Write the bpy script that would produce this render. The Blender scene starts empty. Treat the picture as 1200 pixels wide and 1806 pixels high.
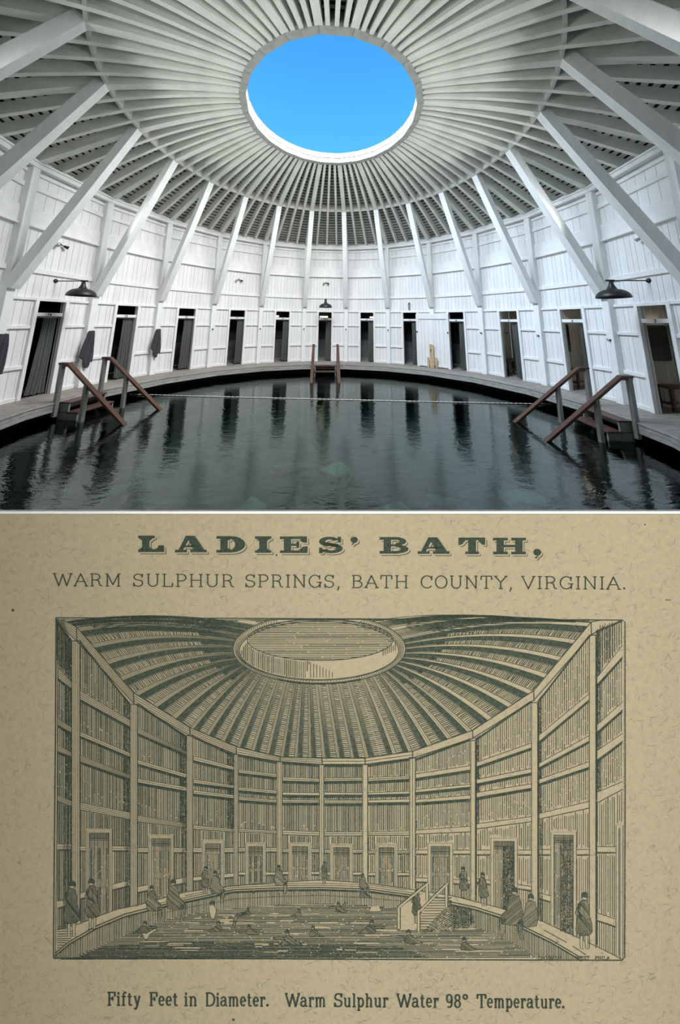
import bpy, math, random
from mathutils import Vector, Matrix
PI = math.pi
random.seed(7)
scene = bpy.context.scene
COL = scene.collection

# ------------------------------------------------------------------ helpers
class MB:
    """collects quads, boxes and tubes; build() links them as one mesh object"""
    def __init__(s): s.v = []; s.f = []; s.m = []; s.cur = 0; s.sm = []
    def quad(s, a, b, c, d): s.poly([a, b, c, d])
    def poly(s, pts, smooth=False):
        n = len(s.v); s.v += [tuple(p) for p in pts]; s.f.append(tuple(range(n, n+len(pts)))); s.m.append(s.cur); s.sm.append(smooth)
    def box(s, x0, x1, y0, y1, z0, z1):
        s.hexa([(x0,y0,z0),(x1,y0,z0),(x1,y1,z0),(x0,y1,z0),(x0,y0,z1),(x1,y0,z1),(x1,y1,z1),(x0,y1,z1)])
    def hexa(s, c):
        n = len(s.v); s.v += [tuple(p) for p in c]
        for q in ((0,3,2,1),(4,5,6,7),(0,1,5,4),(1,2,6,5),(2,3,7,6),(3,0,4,7)):
            s.f.append(tuple(n+i for i in q)); s.m.append(s.cur); s.sm.append(False)
    def beam(s, p, q, w, h, up=(0,0,1), e0=0, e1=0):
        p = Vector(p); q = Vector(q); d = (q-p).normalized(); p = p-d*e0; q = q+d*e1
        sd = d.cross(Vector(up)).normalized(); u = sd.cross(d).normalized()
        c = []
        for P in (p, q):
            pass
        def cn(P): return [P-sd*w/2-u*h/2, P+sd*w/2-u*h/2, P+sd*w/2+u*h/2, P-sd*w/2+u*h/2]
        a = cn(p); b = cn(q)
        n = len(s.v); s.v += [tuple(x) for x in a+b]
        for qd in ((0,1,2,3),(7,6,5,4),(0,4,5,1),(1,5,6,2),(2,6,7,3),(3,7,4,0)):
            s.f.append(tuple(n+i for i in qd)); s.m.append(s.cur); s.sm.append(False)
    def tube(s, pts, r, n=8, caps=True):
        pts = [Vector(p) for p in pts]; rr = r if isinstance(r, (list, tuple)) else [r]*len(pts)
        base = len(s.v)
        for i, p in enumerate(pts):
            d = (pts[min(i+1,len(pts)-1)]-pts[max(i-1,0)]).normalized()
            a = Vector((0,0,1)) if abs(d.z) < .9 else Vector((1,0,0))
            x = d.cross(a).normalized(); y = d.cross(x)
            for k in range(n):
                t = 2*PI*k/n; s.v.append(tuple(p+(x*math.cos(t)+y*math.sin(t))*rr[i]))
        for i in range(len(pts)-1):
            for k in range(n):
                s.f.append((base+i*n+k, base+i*n+(k+1)%n, base+(i+1)*n+(k+1)%n, base+(i+1)*n+k)); s.m.append(s.cur); s.sm.append(True)
        if caps:
            s.f.append(tuple(base+k for k in range(n))); s.m.append(s.cur); s.sm.append(False)
            e = base+(len(pts)-1)*n
            s.f.append(tuple(e+k for k in reversed(range(n)))); s.m.append(s.cur); s.sm.append(False)
    def lathe(s, prof, c=(0,0,0), n=32):
        base = len(s.v)
        for r, z in prof:
            for k in range(n):
                t = 2*PI*k/n; s.v.append((c[0]+r*math.cos(t), c[1]+r*math.sin(t), c[2]+z))
        for i in range(len(prof)-1):
            for k in range(n):
                s.f.append((base+i*n+k, base+i*n+(k+1)%n, base+(i+1)*n+(k+1)%n, base+(i+1)*n+k)); s.m.append(s.cur); s.sm.append(True)
    def grid(s, fn, nu, nv, smooth=True):
        base = len(s.v)
        for j in range(nv+1):
            for i in range(nu+1): s.v.append(tuple(fn(i/nu, j/nv)))
        for j in range(nv):
            for i in range(nu):
                a = base+j*(nu+1)+i
                s.f.append((a, a+1, a+nu+2, a+nu+1)); s.m.append(s.cur); s.sm.append(smooth)
    def mesh(s, name, mats):
        me = bpy.data.meshes.new(name); me.from_pydata(s.v, [], s.f)
        if not isinstance(mats, (list, tuple)): mats = [mats]
        for m in mats: me.materials.append(m)
        if len(mats) > 1: me.polygons.foreach_set('material_index', s.m)
        me.polygons.foreach_set('use_smooth', s.sm); me.update()
        return me
    def build(s, name, mats, parent=None, bevel=0):
        o = bpy.data.objects.new(name, s.mesh(name, mats)); COL.objects.link(o)
        if parent: o.parent = parent
        if bevel:
            b = o.modifiers.new('bevel', 'BEVEL'); b.width = bevel; b.segments = 1; b.limit_method = 'ANGLE'
        return o

def tag(o, label=None, cat=None, group=None, kind=None):
    if label: o['label'] = label
    if cat: o['category'] = cat
    if group: o['group'] = group
    if kind: o['kind'] = kind
    return o
def empty(name, parent=None):
    o = bpy.data.objects.new(name, None); o.empty_display_size = .1; COL.objects.link(o)
    if parent: o.parent = parent
    return o
def link_copy(src, parent=None):
    c = src.copy(); COL.objects.link(c)
    if parent: c.parent = parent
    return c
def copy_tree(o, parent=None):
    kids = list(o.children); c = o.copy(); COL.objects.link(c); c.parent = parent
    for ch in kids: copy_tree(ch, c)
    return c

# ------------------------------------------------------------------ materials
def mat(name, col, rough=.6, noise=0, nscale=6, bump=0, bscale=30, island=0, metal=0, col2=None, stretch=(1,1,1), spec=.5, stain=None):
    m = bpy.data.materials.new(name); m.use_nodes = True; nt = m.node_tree; N = nt.nodes; L = nt.links
    b = N['Principled BSDF']; b.inputs['Roughness'].default_value = rough; b.inputs['Metallic'].default_value = metal
    b.inputs['Specular IOR Level'].default_value = spec
    c4 = (*col, 1); b.inputs['Base Color'].default_value = c4
    tc = N.new('ShaderNodeTexCoord'); mp = N.new('ShaderNodeMapping'); L.new(tc.outputs['Object'], mp.inputs[0]); mp.inputs['Scale'].default_value = stretch
    last = None
    if noise or col2:
        nz = N.new('ShaderNodeTexNoise'); nz.inputs['Scale'].default_value = nscale; nz.inputs['Detail'].default_value = 6; nz.inputs['Roughness'].default_value = .65
        L.new(mp.outputs[0], nz.inputs['Vector'])
        mx = N.new('ShaderNodeMix'); mx.data_type = 'RGBA'
        c2 = col2 if col2 else tuple(x*(1-noise) for x in col)
        mx.inputs[6].default_value = c4; mx.inputs[7].default_value = (*c2, 1)
        rp = N.new('ShaderNodeMapRange'); rp.inputs['From Min'].default_value = .38; rp.inputs['From Max'].default_value = .68
        L.new(nz.outputs['Fac'], rp.inputs['Value']); L.new(rp.outputs[0], mx.inputs[0]); last = mx.outputs[2]
    if stain:
        nz = N.new('ShaderNodeTexNoise'); nz.inputs['Scale'].default_value = 3.1; nz.inputs['Detail'].default_value = 8; nz.inputs['Roughness'].default_value = .8
        L.new(tc.outputs['Object'], nz.inputs['Vector'])
        rp = N.new('ShaderNodeMapRange'); rp.inputs['From Min'].default_value = .68; rp.inputs['From Max'].default_value = .78
        L.new(nz.outputs['Fac'], rp.inputs['Value'])
        mx = N.new('ShaderNodeMix'); mx.data_type = 'RGBA'; mx.inputs[7].default_value = (*stain, 1)
        if last: L.new(last, mx.inputs[6])
        else: mx.inputs[6].default_value = c4
        L.new(rp.outputs[0], mx.inputs[0]); last = mx.outputs[2]
    if island:
        g = N.new('ShaderNodeNewGeometry'); mr = N.new('ShaderNodeMapRange'); mr.inputs['To Min'].default_value = 1-island; mr.inputs['To Max'].default_value = 1
        L.new(g.outputs['Random Per Island'], mr.inputs['Value'])
        ml = N.new('ShaderNodeMix'); ml.data_type = 'RGBA'; ml.blend_type = 'MULTIPLY'; ml.inputs[0].default_value = 1
        if last: L.new(last, ml.inputs[6])
        else: ml.inputs[6].default_value = c4
        L.new(mr.outputs[0], ml.inputs[7]); last = ml.outputs[2]
    if last: L.new(last, b.inputs['Base Color'])
    if bump:
        nb = N.new('ShaderNodeTexNoise'); nb.inputs['Scale'].default_value = bscale; nb.inputs['Detail'].default_value = 5
        L.new(mp.outputs[0], nb.inputs['Vector'])
        bp = N.new('ShaderNodeBump'); bp.inputs['Strength'].default_value = bump; bp.inputs['Distance'].default_value = .01
        L.new(nb.outputs['Fac'], bp.inputs['Height']); L.new(bp.outputs[0], b.inputs['Normal'])
    return m
def emis(name, col, st):
    m = bpy.data.materials.new(name); m.use_nodes = True; N = m.node_tree.nodes; b = N['Principled BSDF']
    b.inputs['Base Color'].default_value = (*col, 1); b.inputs['Emission Color'].default_value = (*col, 1); b.inputs['Emission Strength'].default_value = st
    return m

WHITE = mat('white_board_paint', (.83,.83,.82), .65, noise=.07, nscale=5, bump=.25, bscale=25, island=.07, stretch=(1,1,.25), stain=(.55,.55,.53))
TRIM  = mat('white_trim_paint', (.82,.82,.81), .6, noise=.1, nscale=4, bump=.3, bscale=20, stain=(.5,.5,.48))
POST  = mat('white_post_paint', (.84,.85,.84), .6, noise=.12, nscale=4, bump=.3, bscale=20, stretch=(1,1,.3), stain=(.5,.5,.48))
RAFT  = mat('rafter_paint', (.72,.74,.68), .7, noise=.22, nscale=3, bump=.35, bscale=14, stretch=(1,.35,1), stain=(.45,.46,.41))
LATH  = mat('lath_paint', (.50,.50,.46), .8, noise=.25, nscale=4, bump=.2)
SHING = mat('old_shingle', (.018,.016,.013), .95, noise=.4, nscale=9, bump=.3)
RINGM = mat('grey_ring_board', (.36,.37,.35), .75, noise=.3, nscale=5, bump=.4, island=.12, stain=(.2,.2,.19))
CURB  = mat('white_curb_paint', (.74,.75,.76), .6, noise=.05, nscale=4, island=.04)
DARKG = mat('gap_shadow_wood', (.16,.16,.155), .9)
DECK  = mat('weathered_deck_board', (.36,.335,.295), .75, noise=.32, nscale=7, bump=.5, bscale=30, island=.22, col2=(.20,.185,.165), stretch=(.25,2,1))
FASC  = mat('deck_fascia_board', (.40,.40,.37), .75, noise=.3, nscale=6, bump=.4, island=.1, stretch=(.3,1,2))
VOID  = mat('void_black', (.012,.012,.012), .9, noise=.4, nscale=5, bump=.5)  # stone wall coloured near black for the dark void under the deck
CUBD  = mat('unlit_cubicle_dark', (.035,.04,.038), .85, noise=.2)  # near-black colour stands in for the cubicles being unlit
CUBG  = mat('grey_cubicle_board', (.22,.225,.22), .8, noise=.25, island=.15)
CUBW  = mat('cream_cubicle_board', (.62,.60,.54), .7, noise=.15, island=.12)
BLACK = mat('black_enamel', (.016,.017,.018), .45, noise=.2, bump=.1)
BLKIN = mat('lamp_inside_white', (.75,.75,.72), .5, noise=.05)
STEEL = mat('brushed_steel', (.55,.56,.57), .35, metal=.9, noise=.1)
RAILW = mat('reddish_rail_wood', (.085,.035,.02), .42, noise=.4, nscale=8, bump=.2, bscale=40, stretch=(1,.2,1))
TREAD = mat('reddish_tread_wood', (.10,.05,.042), .5, noise=.4, nscale=8, bump=.3, island=.25, stretch=(.2,1,1))
SPOST = mat('grey_stair_post', (.31,.32,.29), .75, noise=.35, nscale=6, bump=.4, stretch=(1,1,.3))
TOWEL = mat('charcoal_terry', (.065,.062,.075), .95, noise=.3, nscale=60, bump=.8, bscale=260)
CURT  = mat('green_grey_curtain', (.115,.125,.115), .9, noise=.25, nscale=20, bump=.4, bscale=200)
TIMB  = mat('raw_pale_timber', (.60,.45,.27), .65, noise=.35, nscale=9, bump=.3, island=.2, stretch=(1,1,.2), stain=(.25,.15,.08))
MIRR  = mat('dark_mirror', (.10,.10,.09), .12, metal=.6, noise=.2)
BENCH = mat('dark_bench_wood', (.10,.045,.025), .45, noise=.4, nscale=8)
ROPE  = mat('white_rope', (.62,.60,.55), .85, noise=.3, nscale=50)
FLOORP= mat('pool_floor_gravel', (.025,.055,.05), .9, noise=.5, nscale=4, bump=1, bscale=12, col2=(.004,.014,.014))
ROCKG = mat('green_mossy_rock', (.29,.35,.27), .85, noise=.5, nscale=5, bump=1, bscale=10)
ROCKB = mat('brown_pool_rock', (.19,.165,.10), .85, noise=.5, nscale=5, bump=1, bscale=10)
BULB  = emis('warm_lit_tube', (1,.88,.68), 4.5)
NUMB  = mat('black_number_paint', (.01,.01,.01), .5, noise=.1)

# ------------------------------------------------------------------ solved geometry of the hall
N = 22; ST = 2*PI/N; A0 = -0.1793827
CAM = Vector((0.1023036, -7.2030652, 2.0572244))
YAW, PITCH, ROLL, F, PX, PY = 0.0319654, 0.1751619, 0.0110488, 491.2714, 603.5373, 478.8357
HB = math.cos(ST/2)
AP = 7.82*HB           # face of the wall boards
HW = 7.82*math.sin(ST/2)
def ang(k): return A0+k*ST
def put(o, k, r=0, z=0, du=0):
    a = ang(k); o.location = (math.sin(a)*r+math.cos(a)*du, math.cos(a)*r-math.sin(a)*du, z); o.rotation_euler = (0, 0, -a); return o
cy, sy, cp, sp = math.cos(YAW), math.sin(YAW), math.cos(PITCH), math.sin(PITCH)
W_ = Vector((sy*cp, cy*cp, sp)); R0 = Vector((cy, -sy, 0)); U0 = R0.cross(W_)
R_ = R0*math.cos(ROLL)+U0*math.sin(ROLL); U_ = -R0*math.sin(ROLL)+U0*math.cos(ROLL)

cam = bpy.data.cameras.new('camera'); co = bpy.data.objects.new('camera', cam); COL.objects.link(co)
co.matrix_world = Matrix(((R_.x,U_.x,-W_.x,CAM.x),(R_.y,U_.y,-W_.y,CAM.y),(R_.z,U_.z,-W_.z,CAM.z),(0,0,0,1)))
cam.sensor_fit = 'VERTICAL'; cam.sensor_height = 36; cam.sensor_width = 24; cam.lens = F/1806*36
cam.shift_x = (600-PX)/1806; cam.shift_y = (PY-903)/1806; cam.clip_start = .02; cam.clip_end = 200
scene.camera = co

# ------------------------------------------------------------------ ceiling
ceiling = empty('ceiling'); tag(ceiling, kind='structure')
prof = [(7.80,5.90),(7.56,6.02),(6.87,6.34),(6.2,6.67),(5.5,6.98),(5.15,7.13),(4.6,7.33),(4.07,7.50),(3.5,7.66),(2.9,7.82),(2.52,7.90)]
def zr(r):
    for (r0,z0),(r1,z1) in zip(prof, prof[1:]):
        if r1 <= r <= r0: return z0+(z1-z0)*(r0-r)/(r0-r1)
    (r0,z0),(r1,z1) = prof[0], prof[1]
    return z0+(z1-z0)*(r0-r)/(r0-r1) if r > r0 else prof[-1][1]
DEP = .30
def rafter_mesh(w, x=0):
    m = MB()
    for (r0,z0),(r1,z1) in zip(prof, prof[1:]):
        d0 = DEP
        m.poly([(-w/2,r0,z0),(-w/2,r1,z1),(w/2,r1,z1),(w/2,r0,z0)])
        m.poly([(-w/2,r0,z0),(-w/2,r0,z0+d0),(-w/2,r1,z1+d0),(-w/2,r1,z1)])
        m.poly([(w/2,r0,z0),(w/2,r1,z1),(w/2,r1,z1+d0),(w/2,r0,z0+d0)])
        m.poly([(-w/2,r0,z0+d0),(w/2,r0,z0+d0),(w/2,r1,z1+d0),(-w/2,r1,z1+d0)])
    r0,z0 = prof[0]; m.poly([(-w/2,r0,z0),(w/2,r0,z0),(w/2,r0,z0+DEP),(-w/2,r0,z0+DEP)])
    r0,z0 = prof[-1]; m.poly([(-w/2,r0,z0),(-w/2,r0,z0+DEP),(w/2,r0,z0+DEP),(w/2,r0,z0)])
    return m
main = rafter_mesh(.165).mesh('main_rafter', RAFT); jack = rafter_mesh(.09).mesh('jack_rafter', RAFT)
for k in range(N):
    for j in range(4):
        o = bpy.data.objects.new('main_rafter' if j == 0 else 'jack_rafter', main if j == 0 else jack); COL.objects.link(o)
        o.parent = ceiling; put(o, k+j/4)
# blocking between the rafters, its shading put in by the darker lath paint
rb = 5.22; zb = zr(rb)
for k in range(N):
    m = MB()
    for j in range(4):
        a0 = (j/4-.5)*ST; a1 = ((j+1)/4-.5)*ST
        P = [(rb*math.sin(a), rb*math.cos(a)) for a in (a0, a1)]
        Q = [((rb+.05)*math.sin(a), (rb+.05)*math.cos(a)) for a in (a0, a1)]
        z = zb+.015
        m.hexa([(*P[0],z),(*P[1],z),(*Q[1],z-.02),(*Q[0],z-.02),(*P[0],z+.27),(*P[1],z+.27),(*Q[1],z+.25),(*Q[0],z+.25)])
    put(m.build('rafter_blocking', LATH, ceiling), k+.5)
# laths and shingles above
m = MB(); NS = 88
r = 7.95
while r > 2.6:
    for j in range(NS):
        a0 = A0+j*2*PI/NS; a1 = A0+(j+1)*2*PI/NS
        ro, ri = r, r-.088
        zo, zi = zr(ro)+DEP, zr(ri)+DEP
        def P(rr, a, z): return (rr*math.sin(a), rr*math.cos(a), z)
        m.quad(P(ro,a0,zo), P(ro,a1,zo), P(ri,a1,zi), P(ri,a0,zi))
        m.quad(P(ri,a0,zi), P(ri,a1,zi), P(ri,a1,zi+.03), P(ri,a0,zi+.03))
        m.quad(P(ro,a0,zo), P(ro,a0,zo), P(ro,a1,zo+.03), P(ro,a1,zo+.03)) if False else None
    r -= .168
lath = m.build('roof_lath', LATH, ceiling); tag(lath, kind='stuff')
m = MB()
pp2 = [(8.5,5.55)]+prof[:-1]+[(2.45,7.92)]
for (r0,z0),(r1,z1) in zip(pp2, pp2[1:]):
    for j in range(NS):
        a0 = A0+j*2*PI/NS; a1 = A0+(j+1)*2*PI/NS
        for dz in (.035, .08):
            m.quad((r0*math.sin(a0),r0*math.cos(a0),z0+DEP+dz),(r0*math.sin(a1),r0*math.cos(a1),z0+DEP+dz),(r1*math.sin(a1),r1*math.cos(a1),z1+DEP+dz),(r1*math.sin(a0),r1*math.cos(a0),z1+DEP+dz))
m.build('roof_shingles', SHING, ceiling)
# oculus ring and curb
def ringseg(r0, r1, z0, z1, gap=.004):
    m = MB(); h = ST/2
    P = lambda r, s: (r*math.sin(s*(h-gap/r)), r*math.cos(s*(h-gap/r)))
    m.hexa([(*P(r0,-1),z0),(*P(r0,1),z0),(*P(r1,1),z0),(*P(r1,-1),z0),(*P(r0,-1),z1),(*P(r0,1),z1),(*P(r1,1),z1),(*P(r1,-1),z1)])
    return m
ZR = 7.885
rs = ringseg(2.385, 2.56, ZR, ZR+.04, .003).mesh('ring_board', RINGM)
c1 = ringseg(2.385, 2.45, ZR+.04, ZR+.165, .002).mesh('curb_board', CURB)
c5 = ringseg(2.395, 2.46, ZR+.165, ZR+.20, 0).mesh('curb_groove', VOID)
c2 = ringseg(2.40, 2.47, ZR+.20, ZR+.40, .003).mesh('curb_board', CURB)
c3 = ringseg(2.47, 2.60, ZR+.04, ZR+.40, 0).mesh('curb_backing', RINGM)
c4 = ringseg(2.36, 2.64, ZR+.40, ZR+.43, 0).mesh('curb_cap', CURB)
for k in range(N):
    for nm, me in (('oculus_ring_board', rs), ('oculus_curb_board', c1), ('oculus_curb_board', c2), ('oculus_curb_backing', c3), ('oculus_curb_groove', c5)):
        o = bpy.data.objects.new(nm, me); COL.objects.link(o); o.parent = ceiling; put(o, k+.5)
# ------------------------------------------------------------------ wall drum
walls = []
for k in range(N):
    wl_ = empty('wall_%d' % (k+1)); tag(wl_, kind='structure'); walls.append(wl_)
DO = .335; DH = 2.49      # half width and height of a doorway
def boards(m, u0, u1, z0, z1, y, rnd, w=.155):
    n = max(1, round((u1-u0)/w)); e = [u0+(u1-u0)*i/n+(rnd.uniform(-.025,.025) if 0 < i < n else 0) for i in range(n+1)]
    for i in range(n):
        m.box(e[i]+.0035, e[i+1]-.0035, y, y+.02, z0, z1)
def wall_panel(seed, kind):
    rnd = random.Random(seed); m = MB()
    if kind == 'door': lo, hi = -DO, DO
    # upper boards
    boards(m, -HW, HW, 2.5, 4.40, AP, rnd); boards(m, -HW, HW, 4.40, 6.2, AP, rnd, .26)
    if kind == 'door':
        boards(m, -HW, -DO, 0, 2.5, AP, rnd, .17); boards(m, DO, HW, 0, 2.5, AP, rnd, .17)
    elif kind == 'left':      # beside the wide double door, which takes the right end of the bay
        boards(m, -HW, -DO, 0, 2.5, AP, rnd, .17)
    else: boards(m, DO, HW, 0, 2.5, AP, rnd, .17)
    m.cur = 1
    m.box(-HW, HW, AP+.022, AP+.06, 2.5, 6.25)
    if kind in ('door', 'left'): m.box(-HW, -DO, AP+.022, AP+.06, 0, 2.5)
    if kind in ('door', 'right'): m.box(DO, HW, AP+.022, AP+.06, 0, 2.5)
    if kind == 'left': m.box(DO, HW, AP+.022, AP+.06, 0, 2.5); m.cur = 0; boards(m, DO, HW, 0, 2.5, AP, rnd, .17)
    if kind == 'right': m.cur = 1; m.box(-HW, -DO, AP+.022, AP+.06, 0, 2.5); m.cur = 0; boards(m, -HW, -DO, 0, 2.5, AP, rnd, .17)
    return m
PW = .095   # half width of a post
pe = HW-PW-.002
for k in range(N):
    kind = 'left' if k == 2 else 'right' if k == 3 else 'door'
    p = put(wall_panel(100+k, kind).build('wall_panel', [WHITE, DARKG], walls[k]), k+.5)
    def rail(z0, z1, d, u0=-pe, u1=pe, nm='wall_rail', chamfer=False):
        mm = MB(); mm.box(u0, u1, AP-d, AP, z0, z1); o = mm.build(nm, TRIM, p, bevel=.006); return o
    rail(3.20, 3.33, .055); rail(4.38, 4.80, .06, nm='wall_beam'); rail(4.355, 4.40, .11, nm='beam_lip')
    rail(4.80, 4.86, .045, nm='beam_top_strip')
    rail(5.34, 5.47, .055); rail(5.74, 5.84, .05)
    rail(2.50, 2.575, .055)
    fu = lambda s: ((-pe, -DO-.085) if s < 0 else (DO+.085, pe))
    sides = (-1,1) if kind == 'door' else ((-1,) if kind == 'left' else (1,))
    for s in sides:
        u0, u1 = fu(s)
        for (z0, z1) in ((1.77,1.85),(.77,.86),(.0,.10)):
            rail(z0, z1, .055 if z0 > .1 else .04, u0, u1)
# plate on top of the wall
for k in range(N):
    m = MB()
    def strip(r0, r1, z0, z1):
        h = ST/2; P = lambda r, s: (r*math.sin(s*h), r*math.cos(s*h))
        m.hexa([(*P(r0,-1),z0),(*P(r0,1),z0),(*P(r1,1),z0),(*P(r1,-1),z0),(*P(r0,-1),z1),(*P(r0,1),z1),(*P(r1,1),z1),(*P(r1,-1),z1)])
    strip(7.60, 7.95, 5.88, 6.02); strip(7.56, 7.63, 6.0, 6.05)
    put(m.build('wall_plate', TRIM, walls[k], bevel=.006), k+.5)
# posts
def post_mb(z0=0):
    m = MB(); m.box(-PW, PW, 7.62, 7.83, z0, 5.90); return m
pm = post_mb().mesh('wall_post', POST); pm3 = post_mb(2.40).mesh('wall_post', POST)
for k in range(N):
    o = bpy.data.objects.new('wall_post', pm3 if k == 3 else pm); COL.objects.link(o); o.parent = walls[k]; put(o, k)
    b = o.modifiers.new('bevel', 'BEVEL'); b.width = .008; b.segments = 1

# ------------------------------------------------------------------ diagonal braces
ordn = ['first','second','third','fourth','fifth','sixth','seventh','eighth','ninth','tenth','eleventh','twelfth','thirteenth','fourteenth','fifteenth','sixteenth','seventeenth']
def brace_mesh():
    m = MB(); w = .105
    p0 = Vector((0,7.60-7.6,2.72)); # local y measured from the post face at r = 7.6
    # side outline in (y, z): foot against the post face, cut square at the top
    d = Vector((5.22-7.56, 7.17-2.80)).normalized(); n = Vector((-d.y, d.x))   # n points towards pool side/down
    n = Vector((d.y, -d.x)) if n.x > 0 and False else n
    th = .21
    top = Vector((5.22, 7.14)); foot = Vector((7.555, 2.78))
    inner_n = Vector((-abs(d.y), -abs(d.x)))   # towards the pool and downwards
    a = top-inner_n*0; b = top-inner_n*th
    c = Vector((7.62, foot.y+.36)); e = Vector((7.62, foot.y-.03)); f = Vector((7.50, foot.y-.03)); 
    g = foot+inner_n*.04
    out = [a, b, c, e, f, g]
    # keep the long edges parallel to the brace axis
    t = ((7.62-b.x)/-d.x); c = b-d*abs(t)
    g = a-d*((a-Vector((7.50, foot.y-.03))).length-.02)
    out = [a, b, c, e, Vector((g.x, foot.y-.03)) if False else Vector((7.535, foot.y-.05)), Vector((7.535-.045, foot.y+.02))]
    # inner edge end: intersection so that line a->last follows the axis
    L0 = [(-w, q.x-7.62, q.y) for q in out]; L1 = [(w, q.x-7.62, q.y) for q in out]
    m.poly(L0); m.poly(list(reversed(L1)))
    for i in range(len(out)):
        j = (i+1) % len(out); m.poly([L0[j], L0[i], L1[i], L1[j]])
    return m
bm_ = brace_mesh().mesh('timber_brace', POST)
wherel = {-7:'highest on the left, ending in the upper left corner',-6:'second highest on the left, its foot beyond the left edge',9:'cut by the upper right corner',-5:'the one left of the lamp beside the leftmost doorway',-4:'right of the left black wall lamp',-3:'foot on the post with the rightmost towel',-2:'foot on the post between the third and fourth doorways',-1:'foot on the post between the fourth and fifth doorways',0:'on the post left of the central doorway',1:'on the post right of the central doorway',2:'on the post left of the doorway beside the double door',3:'on the cut-off post above the white double door',4:'on the first full post right of the double door',5:'on the second full post right of the double door',6:'foot left of the right black wall lamp',7:'ending at the right edge just above the right wall lamp',8:'second largest on the right, leaving the frame at the right edge'}
for i, k in enumerate(range(-7, 10)):
    o = bpy.data.objects.new('timber_brace', bm_); COL.objects.link(o); put(o, k, 7.62)
    b = o.modifiers.new('bevel', 'BEVEL'); b.width = .008; b.segments = 1
    tag(o, 'white diagonal timber brace, '+wherel[k], 'brace', 'diagonal braces from wall posts to rafters')

# ------------------------------------------------------------------ doorways, cubicles, curtains
DIG = {'0':[[(.15,0),(.0,.25),(0,.75),(.15,1),(.45,1),(.6,.75),(.6,.25),(.45,0),(.15,0)]],'1':[[(.1,.8),(.35,1),(.35,0)]],
 '2':[[(0,.8),(.15,1),(.45,1),(.6,.75),(0,0),(.62,0)]],'3':[[(0,.9),(.2,1),(.45,1),(.58,.78),(.3,.55),(.58,.3),(.45,.02),(.2,0),(0,.12)]],
 '4':[[(.45,0),(.45,1),(0,.3),(.62,.3)]],'5':[[(.55,1),(.08,1),(.03,.6),(.4,.6),(.58,.35),(.4,.02),(0,.05)]],
 '6':[[(.5,1),(.15,.7),(0,.3),(.15,0),(.45,0),(.6,.3),(.4,.55),(.05,.4)]],'7':[[(0,1),(.6,1),(.2,0)]],
 '8':[[(.3,.52),(.05,.75),(.3,1),(.55,.75),(.3,.52),(0,.25),(.3,0),(.6,.25),(.3,.52)]],
 '9':[[(.1,0),(.45,.3),(.6,.7),(.45,1),(.15,1),(0,.7),(.2,.45),(.55,.6)]]}
def digits(s, h, parent, u, y, z):
    m = MB(); x = u-len(s)*.75*h/2
    for ch in s:
        for path in DIG[ch]:
            for (a, b) in zip(path, path[1:]):
                m.beam((x+a[0]*h, y, z+a[1]*h), (x+b[0]*h, y, z+b[1]*h), .003, h*.17, up=(0,1,0) if abs(a[1]-b[1]) > 9 else (0,1,0), e0=.002, e1=.002) if False else m.beam((x+a[0]*h, y, z+a[1]*h), (x+b[0]*h, y, z+b[1]*h), h*.17, .003, up=(0,-1,0), e0=h*.06, e1=h*.06)
        x += .75*h
    return m.build('door_number', NUMB, parent)
CY0, CY1 = AP+.06, AP+1.55
bays = {-6:'15',-5:'14',-4:'13',-3:'12',-2:'11',-1:'10',0:'9',1:'8',2:'7',3:'6',4:'5',5:'4',6:'3',7:'2'}
wherec = {-5:'leftmost doorway under the left lamp',-4:'doorway left of the rightmost towel',-3:'doorway right of the rightmost towel',-2:'fourth doorway from the left',-1:'doorway next left of the centre',0:'central doorway behind the ladder',1:'doorway next right of the centre',2:'doorway left of the double door',3:'doorway right of the double door',4:'doorway third from the right',5:'doorway behind the right handrails',6:'rightmost doorway numbered 3'}
for k in range(N):
    kk = k if k <= 10 else k-N
    n = k+1
    d = empty('door_%d' % n); tag(d, kind='structure'); put(d, k+.5, AP)
    m = MB()
    m.box(-DO-.085, -DO, -.075, .09, 0, 2.50); m.box(DO, DO+.085, -.075, .09, 0, 2.50); m.box(-DO-.085, DO+.085, -.07, .09, 2.49, 2.57)
    m.build('door_frame', TRIM, d, bevel=.006)
    if k == 11: continue
    m = MB(); m.box(-DO, DO, -.02, .03, 2.085, 2.185); tb = m.build('transom_bar', TRIM, d, bevel=.004)
    if kk in bays: digits(bays[kk], .07, tb, 0, -.024, 2.10)
for k in range(N):
    kk = k if k <= 10 else k-N
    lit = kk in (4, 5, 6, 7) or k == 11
    m = MB(); rnd = random.Random(k)
    hw = .93
    yb = CY1
    m.cur = 0
    z0 = 0.003
    if lit:
        boards(m, -hw, hw, z0, 2.9, yb, rnd, .14)
        nb = 10
        for i in range(nb):
            y0 = CY0+(yb-CY0)*i/nb; y1 = CY0+(yb-CY0)*(i+1)/nb
            m.cur = 0; m.box(-hw-.02, -hw, y0+.003, y1-.003, z0, 2.9); m.box(hw, hw+.02, y0+.003, y1-.003, z0, 2.9)
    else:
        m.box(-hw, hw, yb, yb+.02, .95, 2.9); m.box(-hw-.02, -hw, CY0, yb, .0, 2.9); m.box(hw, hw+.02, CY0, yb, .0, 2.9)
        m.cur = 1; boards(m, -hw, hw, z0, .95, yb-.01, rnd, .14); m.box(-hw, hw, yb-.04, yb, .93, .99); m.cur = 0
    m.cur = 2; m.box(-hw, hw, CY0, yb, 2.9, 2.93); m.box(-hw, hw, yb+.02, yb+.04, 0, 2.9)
    o = put(m.build('wall_cubicle', [CUBW if lit else CUBD, CUBG, CUBD], None), k+.5); tag(o, kind='structure')
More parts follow.
